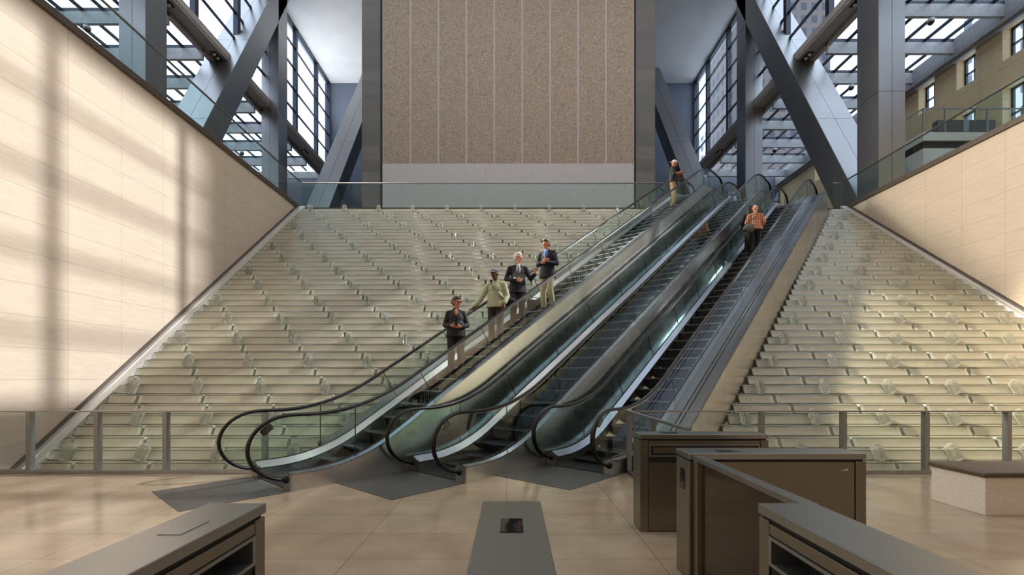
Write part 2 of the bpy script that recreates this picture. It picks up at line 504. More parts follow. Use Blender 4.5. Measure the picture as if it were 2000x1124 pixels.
# ------------------------------------------------------------------ room shell
bm = bmesh.new(); box(bm, -24, 24, YB, YRAIL + .06, -.4, 0); struct('floor', bm, M['floor'])
bm = bmesh.new(); box(bm, XL - .6, XR + .6, YRAIL + .06, 9.4, -.7, -.42); struct('floor_trough', bm, M['darkgrey'])
bm = bmesh.new(); box(bm, XL - .45, XL, YB, YT + .1, -.6, F3 - .16); struct('wall_left', bm, M['wall_l'])
bm = bmesh.new(); box(bm, XR, XR + .45, YB, YT + .1, -.6, F3 - .16); struct('wall_right', bm, M['wall_r'])
bm = bmesh.new(); box(bm, -24, 24, YB - .4, YB, -.4, 28); struct('wall_rear', bm, M['wall_r'])
bm = bmesh.new(); box(bm, -24, XL + .06, YB, YE, F3 - .16, F3); struct('floor_upper_left', bm, M['slab'])
bm = bmesh.new(); box(bm, XR - .06, 24, YB, YE, F3 - .16, F3); struct('floor_upper_right', bm, M['slab'])
bm = bmesh.new(); box(bm, XL + .06, XR - .06, YT, YE, F3 - .3, F3); struct('floor_upper_far', bm, M['slab'])
bm = bmesh.new(); box(bm, XL, XR, YT + .05, YT + .3, -.6, F3 - .3); struct('wall_under_landing', bm, M['bed'])
bm = bmesh.new(); box(bm, -24, 24, YE, YE + .4, F3, 19.25); box(bm, -16.6, 16.6, YE, YE + .4, 19.25, 28); struct('wall_far', bm, M['grey'])
bm = bmesh.new(); box(bm, -XW - .7, XW + .7, YB, YE, ZC, ZC + .4); struct('ceiling', bm, M['white'])
# board-formed concrete core
bm = bmesh.new(); box(bm, -8.36, 7.96, 26, 36, F3, ZC); struct('wall_core', bm, M['concrete'])
for n, x in enumerate((-7.25, 6.82)):
    bm = B(x - .07, x + .07, 25.97, 26.2, F3, ZC); struct(f'trim_{n + 1}', bm, M['black'])
# wall covering on the core
art = thing('wall_artwork', 'tall brown trowelled wall covering with pale vertical joints on the concrete core', 'wall panel', (-.21, 25.93, F3))
NPAN = 9; W0, W1 = -7.0 + .02, 7.0 - .02; pw = (W1 - W0) / NPAN
for j in range(NPAN):
    obj('covering_panel', B(W0 + j * pw + .05, W0 + (j + 1) * pw - .05, -.03, .05, 4.42, 18.5), M['mud'], art)
obj('backing_board', B(W0, W1, .0, .06, .02, 18.5), M['pale'], art)
obj('pale_base', B(W0, W1, -.02, .05, .02, 4.42), M['pale'], art)

# stone facades of the old building, with punched windows on the right
def facade(sgn):
    X = sgn * 23.7
    bm = bmesh.new()
    x0, x1 = (X, X + sgn * .55)
    xa, xb = min(x0, x1), max(x0, x1)
    wins = [(23.87 + 2.33 * j, 24.9 + 2.33 * j) for j in range(-4, 6)]
    prev = YB
    for a, b in wins:
        box(bm, xa, xb, prev, a, F3, 19.35)
        box(bm, xa, xb, a, b, F3, 13.0); box(bm, xa, xb, a, b, 15.5, 16.8); box(bm, xa, xb, a, b, 18.4, 19.35)
        prev = b
    box(bm, xa, xb, prev, YE, F3, 19.35)
    struct('wall_facade_right' if sgn > 0 else 'wall_facade_left', bm, M['facade'])
    xm = X + sgn * .5
    nwin = 30 if sgn > 0 else 60
    for a, b in (wins if sgn > 0 else wins[2:6]):
        for z0, z1 in ((13.0, 15.5), (16.8, 18.4)):
            w = bpy.data.objects.new(f'window_{nwin}', None); nwin += 1; COL.objects.link(w); w['kind'] = 'structure'
            w.location = (xm, (a + b) / 2, z0)
            hw = (b - a) / 2; h = z1 - z0
            f = bmesh.new()
            for q in ((-hw, -hw + .08, 0, h), (hw - .08, hw, 0, h), (-hw, hw, 0, .08), (-hw, hw, h - .08, h), (-hw, hw, h * .5 - .03, h * .5 + .03), (-.02, .02, 0, h)):
                box(f, -.06, .06, q[0], q[1], q[2], q[3])
            obj('window_frame', f, M['frame'], w)
            obj('window_pane', B(-.01, .01, -hw + .06, hw - .06, .06, h - .06), M['glass_win'], w)
facade(1); facade(-1)

# side beams, high windows, skylights
colY = [-2.6, 8.5, 19.5, 30.6]
mull = [YE - .15] + [19.5 + .6 + 3.7 * j for j in range(-7, 6)]
mull = sorted([m for m in mull if m < YE - 1] + [YE - .12])
nwin = 100; ntrim = 10
for sgn in (-1, 1):
    side = 'left' if sgn < 0 else 'right'
    def bxs(bm, xa, xb, *r): box(bm, min(sgn * xa, sgn * xb), max(sgn * xa, sgn * xb), *r)
    bm = bmesh.new(); bxs(bm, XW, XW + .75, YB, YE, ZB, ZS); bxs(bm, XW - .04, XW + .04, YB, YE, ZB + .12, ZS - .02)
    bxs(bm, XW + .75, XW + .95, YB, YE, 19.1, ZS)
    o = struct(f'trim_{ntrim}', bm, M['beam']); ntrim += 1
    for a, b in zip(mull, mull[1:]):
        w = bpy.data.objects.new(f'window_{nwin}', None); nwin += 1; COL.objects.link(w); w['kind'] = 'structure'
        w.location = (sgn * (XW + .3), a, ZS); L = b - a; h = ZC - ZS
        f = bmesh.new()
        for r in ((0, .14, 0, h), (L - .14, L, 0, h), (0, L, 0, .14), (0, L, h - .16, h)): box(f, -.14, .14, *r)
        obj('window_frame', f, M['frame'], w)
        g = bmesh.new()
        for k in range(1, 5): box(g, -.06, .06, .14, L - .14, h * k / 5 - .05, h * k / 5 + .05)
        obj('glazing_bar', g, M['frame'], w)
        obj('window_pane', B(-.012, .012, .1, L - .1, .1, h - .1), M['glass_win'], w)
    # skylight
    ph = 0 if sgn > 0 else .45
    ys = [22.1 + ph + 2.53 * j for j in range(-12, 8)]
    for j, y in enumerate(ys):
        if y < YB + .2 or y > YE - .2: continue
        bm = bmesh.new(); bxs(bm, XW + .75, 23.7, y, y + .17, 18.65, 19.24)
        struct(f'trim_{ntrim}', bm, M['lightbeam']); ntrim += 1
    for y0, y1 in zip(ys, ys[1:]):
        if y0 < YB or y1 > YE: continue
        w = bpy.data.objects.new(f'window_{nwin}', None); nwin += 1; COL.objects.link(w); w['kind'] = 'structure'
        w.location = (sgn * (XW + .8), y0, 19.34)
        f = bmesh.new()
        for k in range(1, 7): x = sgn * k * 1.02; box(f, x - .045, x + .045, 0, y1 - y0, -.08, .06)
        box(f, min(0, sgn * 7.0), max(0, sgn * 7.0), .0, .1, -.09, .07)
        obj('glazing_bar', f, M['frame'], w)
        obj('window_pane', B(min(0, sgn * 7.0), max(0, sgn * 7.0), 0, y1 - y0, -.012, .012), M['glass_win'], w)
    bm = bmesh.new(); bxs(bm, 23.3, 23.7, YB, YE, 18.45, 19.4); bxs(bm, 23.5, 23.72, YB, YE, 18.3, 18.45)
    struct(f'trim_{ntrim}', bm, M['lightbeam']); ntrim += 1
    # spotlights in the soffit
    for j, y in enumerate((15.4, 22.0, 25.7, 33.0, 36.7)):
        t = thing('recessed_spotlight', f'twin recessed spotlight in {side} beam soffit, {ordinal(j + 1)} from the viewer', 'spotlight', (sgn * (XW + .38), y, ZB), 0, f'spotlights in the {side} soffit')
        obj('housing', B(-.17, .17, -.34, .34, -.012, .0), M['black'], t)
        for q in (-.16, .16):
            b2 = bmesh.new(); tube(b2, [(0, q, -.005), (0, q, -.10)], .085, 14); ell(b2, (0, q, -.10), (.075, .075, .03))
            obj('lamp_head', b2, M['camw'], t, True)
    cams = {1: [(19.9, 22.185), (19.8, 27.245), (19.6, 34.835)], -1: [(20.6, 22.635), (20.2, 25.165), (20.4, 35.285)]}[sgn]
    for j, (x, y) in enumerate(cams):
        t = thing('security_camera', f'white dome camera under {side} skylight beam, {ordinal(j + 1)} nearest', 'camera', (sgn * x, y, 18.65), 0, 'dome cameras under the skylights')
        b2 = bmesh.new(); tube(b2, [(0, 0, 0), (0, 0, -.10)], .05, 10); tube(b2, [(0, 0, -.10), (0, 0, -.24)], .15, 18); obj('housing', b2, M['camw'], t, True)
        b2 = bmesh.new(); ell(b2, (0, 0, -.24), (.13, .13, .13)); obj('dome', b2, M['smoke'], t, True)

# ------------------------------------------------------------------ clad steel columns and diagonals
def clad(name, label, cat, P0, P1, wx, wy, seam=4.2, group=None, first=2.0):
    """Box-section member from P0 to P1 clad in brushed steel panels; wx wide across, wy deep."""
    P0, P1 = Vector(P0), Vector(P1); ax = (P1 - P0); L = ax.length; az = ax.normalized()
    xv = Vector((1, 0, 0)); xv = (xv - az * xv.dot(az)).normalized(); yv = az.cross(xv)
    t = thing(name, label, cat, P0, 0, group, 'thing')
    t.rotation_euler = Matrix((xv, yv, az)).transposed().to_euler()
    hx, hy = wx / 2, wy / 2
    obj('core', B(-hx + .03, hx - .03, -hy + .03, hy - .03, 0, L), M['black'], t)
    cuts = [0]; z = first
    while z < L: cuts.append(z); z += seam
    cuts.append(L); g = .008
    for a, b in zip(cuts, cuts[1:]):
        for sy in (-1, 1):
            for x0, x1 in ((-hx, -.0), (.0, hx)):
                bm = B(x0 + g, x1 - g, min(sy * hy, sy * (hy - .025)), max(sy * hy, sy * (hy - .025)), a + g, b - g); obj('cladding_panel', bm, M['steel_v'], t)
        for sx in (-1, 1):
            obj('cladding_panel', B(min(sx * hx, sx * (hx - .025)), max(sx * hx, sx * (hx - .025)), -hy + g + .012, hy - g - .012, a + g, b - g), M['steel_v'], t)
    return t
for sgn in (-1, 1):
    sd = 'left' if sgn < 0 else 'right'
    for y, nm in ((20.1, 'nearer'), (31.2, 'farther')):
        clad('steel_column', f'upright steel-clad column, the {nm} one on the {sd} of the atrium', 'column', (sgn * (XC + .56), y, F3), (sgn * (XC + .56), y, ZC - .02), 1.12, 1.22, 5.6, 'steel-clad columns', 4.5)
    s1 = 1.81; ang = math.hypot(1, s1)
    yb = 20.40 + .65 * ang / s1
    top = (ZC - F3) / s1
    clad('diagonal_brace', f'broad steel-clad diagonal brace leaning away from the nearer {sd} column', 'brace', (sgn * (XC + .93), yb, F3), (sgn * (XC + .93), yb + top + .9 / s1, ZC + .9), 1.86, 1.3, 7.5, 'steel-clad diagonal braces', 6.0)
    clad('diagonal_brace', f'steel-clad diagonal brace rising behind the core from the farther {sd} column', 'brace', (sgn * 12.62, 28.4, F3), (sgn * 11.32, 38.7, ZC - 1.0), 1.5, 1.1, 7.5, 'steel-clad diagonal braces', 10.5)


# ------------------------------------------------------------------ glass water stair
bm = bmesh.new()
prism(bm, [(XL, rowY(0) - .1, rowZ(0) - .22), (XL, rowY(43) + .6, rowZ(43) - .22 + SL * .35), (XL, rowY(43) + .6, -.7), (XL, rowY(0) - .1, -.7)], (XR - XL, 0, 0))
struct('stair_bed', bm, M['bed'])['label'] = 'sloping metal bed under the glass steps'
# steel side channels
for sgn, X in ((1, XL), (-1, XR)):
    t = thing('steel_stair_stringer', f"bright steel sloping channel along the {'left' if sgn > 0 else 'right'} stone wall beside the glass steps", 'stringer', (X, 8.45, -.2))
    dy = 20.15 - 8.45; dz = dy * .79
    for nm, x0, x1, h0, h1 in (('channel', .0, .33, -.45, -.10), ('upstand', .0, .04, -.12, -.02), ('ridge', .14, .165, -.12, -.085)):
        bm = bmesh.new(); a, b = sgn * x0, sgn * x1
        prism(bm, [(a, 0, h0), (a, dy, dz + h0), (a, dy, dz + h1), (a, 0, h1)], (b - a, 0, 0))
        obj(nm, bm, M['slab'] if nm == 'upstand' else M['satin'], t)
PIT, SHF, GAP = 1.44, .24, .045
PROF = [(0, 0), (.006, .014), (.032, .048), (.054, .088), (.072, .128), (.085, .160), (.095, .180), (.111, .191), (.14, .193), (.34, .193), (.34, 0)]
def block_bm(L, bm=None, loc=(0, 0, 0)):
    bm = bm or bmesh.new(); rings = []
    c = Vector((.17, .09))
    for x, s in ((-L / 2, .93), (-L / 2 + .012, .98), (-L / 2 + min(.075, L * .2), 1), (L / 2 - min(.075, L * .2), 1), (L / 2 - .012, .98), (L / 2, .93)):
        r = []
        for (y, z) in PROF:
            q = c + (Vector((y, z)) - c) * s
            if z == 0: q.y = 0
            r.append(bm.verts.new((loc[0] + x, loc[1] + q.x, loc[2] + q.y)))
        rings.append(r)
    n = len(PROF)
    for q, (a, b) in enumerate(zip(rings, rings[1:])):
        for i in range(n):
            f = bm.faces.new((a[i], a[(i + 1) % n], b[(i + 1) % n], b[i])); f.smooth = True
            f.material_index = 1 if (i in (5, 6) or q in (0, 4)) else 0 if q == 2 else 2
    for f in (bm.faces.new(rings[0][::-1]), bm.faces.new(rings[-1])): f.material_index = 2
    return bm
meshes = {}
def block_mesh(L):
    k = round(L, 2)
    if k not in meshes:
        b2 = block_bm(k); bmesh.ops.recalc_face_normals(b2, faces=b2.faces[:])
        me = bpy.data.meshes.new('glass_step_block'); b2.to_mesh(me); b2.free(); me.materials.append(M['cast']); me.materials.append(M['lip_painted']); me.materials.append(M['clear_end']); meshes[k] = me
    return meshes[k]
def joints(k, field):
    off = -8.27 - SHF * k + (-.33 if field == 'right' else 0)
    return [off + PIT * j for j in range(0, 40) if off + PIT * j < 20]
def extents(k, field):
    Y = rowY(k)
    if field == 'left': return XL + .30, min(esc_x(0, -1.04, Y + .05), XR - .3)
    return max(esc_x(2, 1.24, Y), XL), XR - .30
blocks = []
for k in range(NROW):
    for field in ('left', 'right'):
        a, b = extents(k, field)
        if b - a < .15: continue
        cuts = [a] + [x for x in joints(k, field) if a + .1 < x < b - .1] + [b]
        for j, (x0, x1) in enumerate(zip(cuts, cuts[1:])):
            px = 1000 + FPX * x0 / rowY(k)
            if px > 2080: continue
            blocks.append((k, field, j, x0, x1, len(cuts) - 1))
blocks.sort(key=lambda q: q[0])
rest = bmesh.new()
for i, (k, field, j, x0, x1, n) in enumerate(blocks):
    L = x1 - x0 - GAP; loc = ((x0 + x1) / 2, rowY(k) - .105, rowZ(k) - .19)
    if i < 300:
        o = bpy.data.objects.new('glass_step_block', block_mesh(L)); COL.objects.link(o); o.location = loc
        where = f"left of the escalators, {ordinal(k + 1)} row up, {ordinal(j + 1)} from the wall" if field == 'left' else f"right of the escalators, {ordinal(k + 1)} row up, {ordinal(j + 1)} from the slope"
        tag(o, 'cast glass step ' + where, 'glass step', 'cast glass steps of the water stair')
    else:
        block_bm(round(L, 2), rest, loc)
tag(obj('upper_glass_steps', rest, [M['cast'], M['lip_painted'], M['clear_end']], None, True), 'distant upper rows of cast glass steps reaching the landing', 'glass steps', None, 'stuff')
# clear crystals
cb = bmesh.new()
prism(cb, [(-.055, -.10, .075), (-.055, -.015, .0), (-.055, .09, .01), (-.055, .215, .22), (-.055, .13, .335), (-.055, .02, .29)], (.11, 0, 0))
bmesh.ops.bevel(cb, geom=cb.edges[:], offset=.008, segments=1, affect='EDGES')
bmesh.ops.recalc_face_normals(cb, faces=cb.faces[:])
cme = bpy.data.meshes.new('glass_crystal'); cb.to_mesh(cme); cb.free(); cme.materials.append(M['crystal'])
for k in range(0, NROW, 3):
    for field in ('left', 'right'):
        a, b = extents(k + 1, field); n = 0
        for x in joints(k + 1, field):
            if not (a + .12 < x < b - .12): continue
            if 1000 + FPX * x / rowY(k) > 2030: continue
            n += 1
            o = bpy.data.objects.new('glass_crystal', cme); COL.objects.link(o)
            o.location = (x, rowY(k) + .055, rowZ(k) + .005); o.rotation_euler = (0, 0, random.uniform(-.06, .06))
            tag(o, f"clear glass crystal {field} of the escalators, {ordinal(k // 3 + 1)} crystal row up, {ordinal(n)} from the {'wall' if field == 'left' else 'slope'}", 'glass crystal', 'glass crystals on the water stair')

# ------------------------------------------------------------------ escalators
SS = [(-.02 + .04 * i) for i in range(0, 70)] ; SS = [0, .15, .3] + [.3 + .1 * i for i in range(1, 26)] + [2.8 + .8 * i for i in range(1, 16)] + [15 + .1 * i for i in range(1, 28)] + [18.2]
def pl(i, d, f, ss=SS): return [EP(i, d, s, f(s)) for s in ss]
LB = ['leftmost', 'middle', 'rightmost']
def rail_path():
    pts = []
    for a in range(-90, 91, 9):
        r = math.radians(a)
        pts.append((.06 - .56 * math.cos(r), .60 + .45 * math.sin(r)))
    ss = [.2 + .1 * k for k in range(0, 24)] + [2.6 + .8 * k for k in range(0, 16)] + [15.0 + .1 * k for k in range(0, 28)]
    pts += [(s, zh(s)) for s in ss if s > .1]
    zt = zh(18)
    for a in range(90, -91, -12):
        r = math.radians(a)
        pts.append((17.75 + .5 * math.cos(r), zt - .45 + .45 * math.sin(r)))
    return pts
RP = rail_path()
step_me = None
def make_step():
    bm = bmesh.new()
    box(bm, -.455, .455, 0, .43, -.035, 0)
    box(bm, -.455, .455, .012, .03, -.24, -.03)
    for q in range(14): x = -.44 + q * .0677; box(bm, x - .012, x + .012, 0, .016, -.235, -.02)
    for f in bm.faces: f.material_index = 0
    n0 = len(bm.faces)
    box(bm, -.457, .457, -.012, .012, -.022, .003)
    for f in list(bm.faces)[n0:]: f.material_index = 1
    bmesh.ops.recalc_face_normals(bm, faces=bm.faces[:])
    me = bpy.data.meshes.new('step'); bm.to_mesh(me); bm.free(); me.materials.append(M['stepm']); me.materials.append(M['tread_edge'])
    return me
step_me = make_step()
S_STEP0 = 1.02
def step_z(k): return max(.0, min(F3, bz(S_STEP0 + .4 * k + .2) + .02))
def escalator(i):
    C = ESC[i]
    t = thing('escalator', f'{LB[i]} of the three glass-sided escalators climbing the glass stair', 'escalator', C, 0, 'escalators')
    def lo(bm): bmesh.ops.translate(bm, vec=-C, verts=bm.verts[:]); return bm
    for k in range(-1, 40):
        z = step_z(k)
        o = bpy.data.objects.new('step', step_me); COL.objects.link(o); o.parent = t
        o.location = EP(i, 0, S_STEP0 + .4 * k, z) - C; o.rotation_euler = (0, 0, math.atan2(NV.y, NV.x))
    for sg in (-1, 1):
        # outer cladding
        bm = bmesh.new(); low = lambda s: (0 if s < .9 else -.6 if s < 1.8 else bz(s) - 1.75)
        strip(bm, pl(i, sg * .705, lambda s: bz(s) + .24), pl(i, sg * .705, lambda s: min(bz(s) + .1, low(s))), NV * (-sg * .02))
        obj('side_cladding', lo(bm), M['steel_clad'], t)
        # outer deck
        bm = bmesh.new()
        strip(bm, pl(i, sg * .595, lambda s: bz(s) + .265), pl(i, sg * .715, lambda s: bz(s) + .25), Vector((0, 0, -.025)))
        obj('outer_deck', lo(bm), M['deck'], t)
        # inner deck + skirt
        bm = bmesh.new()
        strip(bm, pl(i, sg * .575, lambda s: bz(s) + .265), pl(i, sg * .475, lambda s: bz(s) + .17), Vector((0, 0, -.02)))
        obj('inner_deck', lo(bm), M['deck'], t)
        bm = bmesh.new()
        strip(bm, pl(i, sg * .475, lambda s: bz(s) + .17), pl(i, sg * .475, lambda s: bz(s) - .3 if s > 1 else -.02), NV * (sg * .02))
        obj('skirt_panel', lo(bm), M['steel'], t)
        # front box of the newel
        bm = bmesh.new()
        P = [EP(i, sg * .475, -.0, 0), EP(i, sg * .475, .0, .20), EP(i, sg * .575, 0, .265), EP(i, sg * .715, 0, .25), EP(i, sg * .715, 0, 0)]
        prism(bm, P, EV * .04); obj('newel_box', lo(bm), M['steel_v'], t)
        # gasket
        bm = bmesh.new()
        strip(bm, pl(i, sg * .597, lambda s: bz(s) + .278), pl(i, sg * .573, lambda s: bz(s) + .278), Vector((0, 0, -.02)))
        obj('glass_gasket', lo(bm), M['black'], t)
        # glass panels
        th = NV * .006
        edges = [1.05] + [2.3 + 1.5 * k for k in range(10)] + [16.6]
        def gl(top, bot):
            bm = bmesh.new()
            strip(bm, [EP(i, sg * .585, s, z) - th for s, z in top], [EP(i, sg * .585, s, z) - th for s, z in bot], th * 2)
            obj('glass_panel', lo(bm), M['glass'], t)
        for a in edges:
            sa = .0 if a < 1.2 or a > 16 else .30
            bm = bmesh.new(); tube(bm, [EP(i, sg * .585, a, zh(a) - .03), EP(i, sg * .585, a + sa, bz(a + sa) + .27)], .009, 6)
            obj('panel_joint', lo(bm), M['joint'], t)
        # newel panel follows the round end
        top = [(p[0] + .035 * (1 if p[0] < .1 else 0) * (-1 if p[0] > .06 else 1), p[1] - .02) for p in RP if p[0] <= .1 and p[1] >= .16]
        fan = [(.06, .3)]
        top = [(s, min(z, 1.03)) for s, z in top] + [(.3, 1.03), (.6, zh(.6) - .02), (.85, zh(.85) - .02), (1.04, zh(1.04) - .02)]
        bot = [(max(s, .0) if s > .0 else max(s + .02, -.46 + .0) if z < .5 else max(s, -.4), .30 if s >= 0 else min(z, .30)) for s, z in top]
        b0 = []
        for s, z in top:
            if s < .06:
                zz = .60 - .44 * math.sqrt(max(0, 1 - ((s - .06) / .56) ** 2))
                b0.append((s, max(.17, zz) if s < 0 else .275))
            else: b0.append((s, bz(s) + .275))
        keep = [n for n, (s, z) in enumerate(top) if z >= .6]
        gl([top[n] for n in keep], [b0[n] for n in keep])
        for a, b in zip(edges, edges[1:]):
            sa = .0 if a < 1.2 else .30; sb = .30 if b < 16 else .0
            n = 7
            st = [a + .006 + (b - a - .012) * q / n for q in range(n + 1)]
            sbm = [a + sa + .006 + (b + sb - a - sa - .012) * q / n for q in range(n + 1)]
            gl([(s, zh(s) - .02) for s in st], [(s, bz(s) + .275) for s in sbm])
        st = [16.61, 16.9, 17.2, 17.6, 17.75] + [17.75 + .47 * math.sin(math.radians(a)) for a in (20, 40, 60, 80, 90)]
        gl([(s, zh(17) - .02 if s <= 17.75 else zh(17) - .45 + .43 * math.sqrt(max(0, 1 - ((s - 17.75) / .48) ** 2))) for s in st], [(s, F3 + .275) for s in st])
        # handrail
        bm = bmesh.new(); tube(bm, [EP(i, sg * .585, s, z) for s, z in RP], .042, 12, NV, .026)
        obj('handrail', lo(bm), M['rubber'], t, True)
        bm = bmesh.new()
        ins = [(s, zh(s)) for s in [.3, .7] + [.8 + .1 * k for k in range(16)] + [2.6 + .8 * k for k in range(16)] + [15 + .1 * k for k in range(26)]]
        tube(bm, [EP(i, sg * .585, s, z - .03) for s, z in ins], .022, 8, NV, .012)
        obj('handrail_guide', lo(bm), M['deck'], t, True)
        bm = bmesh.new(); ell(bm, EP(i, sg * .585, .0, .15), (.055, .055, .055)); obj('handrail_inlet', lo(bm), M['black'], t, True)
    # landing plates
    for nm, s0, s1, z in (('landing_plate', .02, 1.03, 0), ('landing_plate', 16.6, 18.2, F3)):
        bm = bmesh.new(); prism(bm, [EP(i, -.47, s0, z + .0), EP(i, .47, s0, z), EP(i, .47, s1, z), EP(i, -.47, s1, z)], (0, 0, .012)); obj(nm, lo(bm), M['stepm'], t)
    bm = bmesh.new()
    for q in range(18): d = -.44 + q * .052; prism(bm, [EP(i, d - .012, .86, .012), EP(i, d + .012, .86, .012), EP(i, d + .008, 1.04, .012), EP(i, d - .008, 1.04, .012)], (0, 0, .012))
    obj('comb_plate', lo(bm), M['tread_edge'], t)
    # sensor box hung inside the right newel glass
    bm = bmesh.new(); R = Matrix.Translation(EP(i, .56, -.25, .87)) @ Matrix.Rotation(math.atan2(EV.y, EV.x), 4, 'Z') @ Matrix.Rotation(-.7, 4, 'Y')
    bmesh.ops.create_cube(bm, size=1, matrix=R @ Matrix.Diagonal((.17, .05, .10, 1)))
    bmesh.ops.bevel(bm, geom=bm.edges[:], offset=.015, segments=2, affect='EDGES')
    obj('sensor_box', lo(bm), M['black'], t)
    # floor mat in front
    bm = bmesh.new(); prism(bm, [EP(i, -.715, -1.28, 0), EP(i, .715, -1.28, 0), EP(i, .715, -.01, 0), EP(i, -.715, -.01, 0)], (0, 0, .006))
    mt = obj('floor_mat', lo(bm), M['mat'], None, loc=C)
    tag(mt, f'dark grey slab mat on the floor before the {LB[i]} escalator', 'floor mat', 'floor mats before the escalators')
for i in range(3): escalator(i)
C1 = ESC[0]
def lo1(bm): bmesh.ops.translate(bm, vec=-C1, verts=bm.verts[:]); return bm
t = thing('steel_slope', 'narrow bluish steel slope along the left side of the leftmost escalator', 'cladding', C1)
ss = [s for s in SS if 1.1 < s < 16.6]
bm = bmesh.new(); strip(bm, pl(0, -.722, lambda s: bz(s) + .25, ss), pl(0, -1.0, lambda s: bz(s) + .25, ss), Vector((0, 0, -.03))); obj('top_sheet', lo1(bm), M['deck'], t)
bm = bmesh.new(); strip(bm, pl(0, -1.0, lambda s: bz(s) + .22, ss), pl(0, -1.0, lambda s: bz(s) - 1.6, ss), NV * .02); obj('side_sheet', lo1(bm), M['steel_clad'], t)
# steel slope right of the third escalator
C3 = ESC[2]
t = thing('steel_slope', 'wide brushed steel slope with dark grooves right of the rightmost escalator', 'cladding', C3)
ss = [s for s in SS if .6 < s < 16.4]
def lo3(bm): bmesh.ops.translate(bm, vec=-C3, verts=bm.verts[:]); return bm
bm = bmesh.new(); strip(bm, pl(2, .72, lambda s: bz(s) + .25, ss), pl(2, .90, lambda s: bz(s) + .25, ss), Vector((0, 0, -.03))); obj('inner_sheet', lo3(bm), M['deck'], t)
bm = bmesh.new(); strip(bm, pl(2, .925, lambda s: bz(s) + .25, ss), pl(2, .985, lambda s: bz(s) + .25, ss), Vector((0, 0, -.03))); obj('middle_sheet', lo3(bm), M['deck'], t)
bm = bmesh.new(); strip(bm, pl(2, 1.01, lambda s: bz(s) + .25, ss), pl(2, 1.24, lambda s: bz(s) + .25, ss), Vector((0, 0, -.03))); obj('outer_sheet', lo3(bm), M['deck'], t)
bm = bmesh.new(); strip(bm, pl(2, .72, lambda s: bz(s) + .235, ss), pl(2, 1.2, lambda s: bz(s) + .235, ss), Vector((0, 0, -.03))); obj('groove_backing', lo3(bm), M['black'], t)
bm = bmesh.new(); strip(bm, pl(2, 1.24, lambda s: bz(s) + .25, ss), pl(2, 1.24, lambda s: bz(s) - 1.3, ss), NV * -.03); obj('side_sheet', lo3(bm), M['steel_clad'], t)

# ------------------------------------------------------------------ upper glass guards
def guard(name, label, P0, P1, n, h=1.12, mat='glass_up'):
    P0, P1 = Vector(P0), Vector(P1); d = P1 - P0; u = d.normalized(); nn = Vector((-u.y, u.x, 0)) * .009
    t = thing(name, label, 'glass guard', P0)
    for k in range(n):
        a = d * (k / n) + u * .008; b = d * ((k + 1) / n) - u * .008
        bm = bmesh.new(); prism(bm, [a - nn, b - nn, b + nn, a + nn], (0, 0, h)); obj('glass_panel', bm, M[mat], t)
    bm = bmesh.new(); tube(bm, [Vector((0, 0, h + .015)), d + Vector((0, 0, h + .015))], .03, 10); obj('top_rail', bm, M['post'], t, True)
    bm = bmesh.new(); prism(bm, [-nn * 3, d - nn * 3, d + nn * 3, nn * 3], (0, 0, .05)); obj('base_shoe', bm, M['slab'], t)
    return t
guard('glass_balustrade', 'long glass balustrade on top of the left stone wall', (XL - .05, -1.2, F3), (XL - .05, 20.5, F3), 16)
guard('glass_balustrade', 'long glass balustrade on top of the right stone wall', (XR + .05, -1.2, F3), (XR + .05, 20.5, F3), 16)
guard('glass_balustrade', 'wide glass balustrade along the landing below the brown wall covering', (XL - .02, YT + .05, F3), (esc_x(0, -.85, YT), YT + .05, F3), 7)
guard('glass_balustrade', 'short glass balustrade between the rightmost escalator and the right wall', (esc_x(2, 1.3, YT) - .1, YT + .05, F3), (XR, YT + .05, F3), 1)

# ------------------------------------------------------------------ lower railings
def railing(label, x0, x1, posts, pane_mat='glass_rail'):
    t = thing('glass_railing', label, 'railing', (0, YRAIL, 0))
    bm = B(x0, x1, -.05, .05, 1.012, 1.03); obj('top_rail', bm, M['post'], t)
    bm = B(x0, x1, -.05, .06, -.02, .06); obj('base_curb', bm, M['deck'], t)
    for x in posts: obj('post', B(x - .035, x + .035, -.045, .045, .06, 1.012), M['post'], t)
    ed = sorted({x0, x1, *posts})
    for a, b in zip(ed, ed[1:]):
        if b - a > .1: obj('glass_panel', B(a + .04, b - .04, -.006, .006, .06, 1.01), M[pane_mat], t)
railing('steel and glass railing before the left part of the glass stair', XL, -4.0, [-9.02, -7.9, -6.79, -5.67, -4.05])
railing('steel and glass railing before the right part of the glass stair', 1.88, XR, [1.92, 4.09, 5.43, 6.78, 8.12, 9.46, 10.8, 12.15, 13.5])
t = thing('glass_divider', 'glass divider with steel rail running from railing corner to rear pedestal', 'divider', (1.93, 5.1, 0))
obj('top_rail', B(-.03, .03, 0, 2.5, 1.0, 1.03), M['post'], t); obj('glass_panel', B(-.006, .006, 0, 2.5, .05, 1.0), M['glass_rail'], t); obj('post', B(-.03, .03, 1.25, 1.31, 0, 1.0), M['post'], t); obj('base_curb', B(-.03, .03, 0, 2.5, 0, .05), M['post'], t)

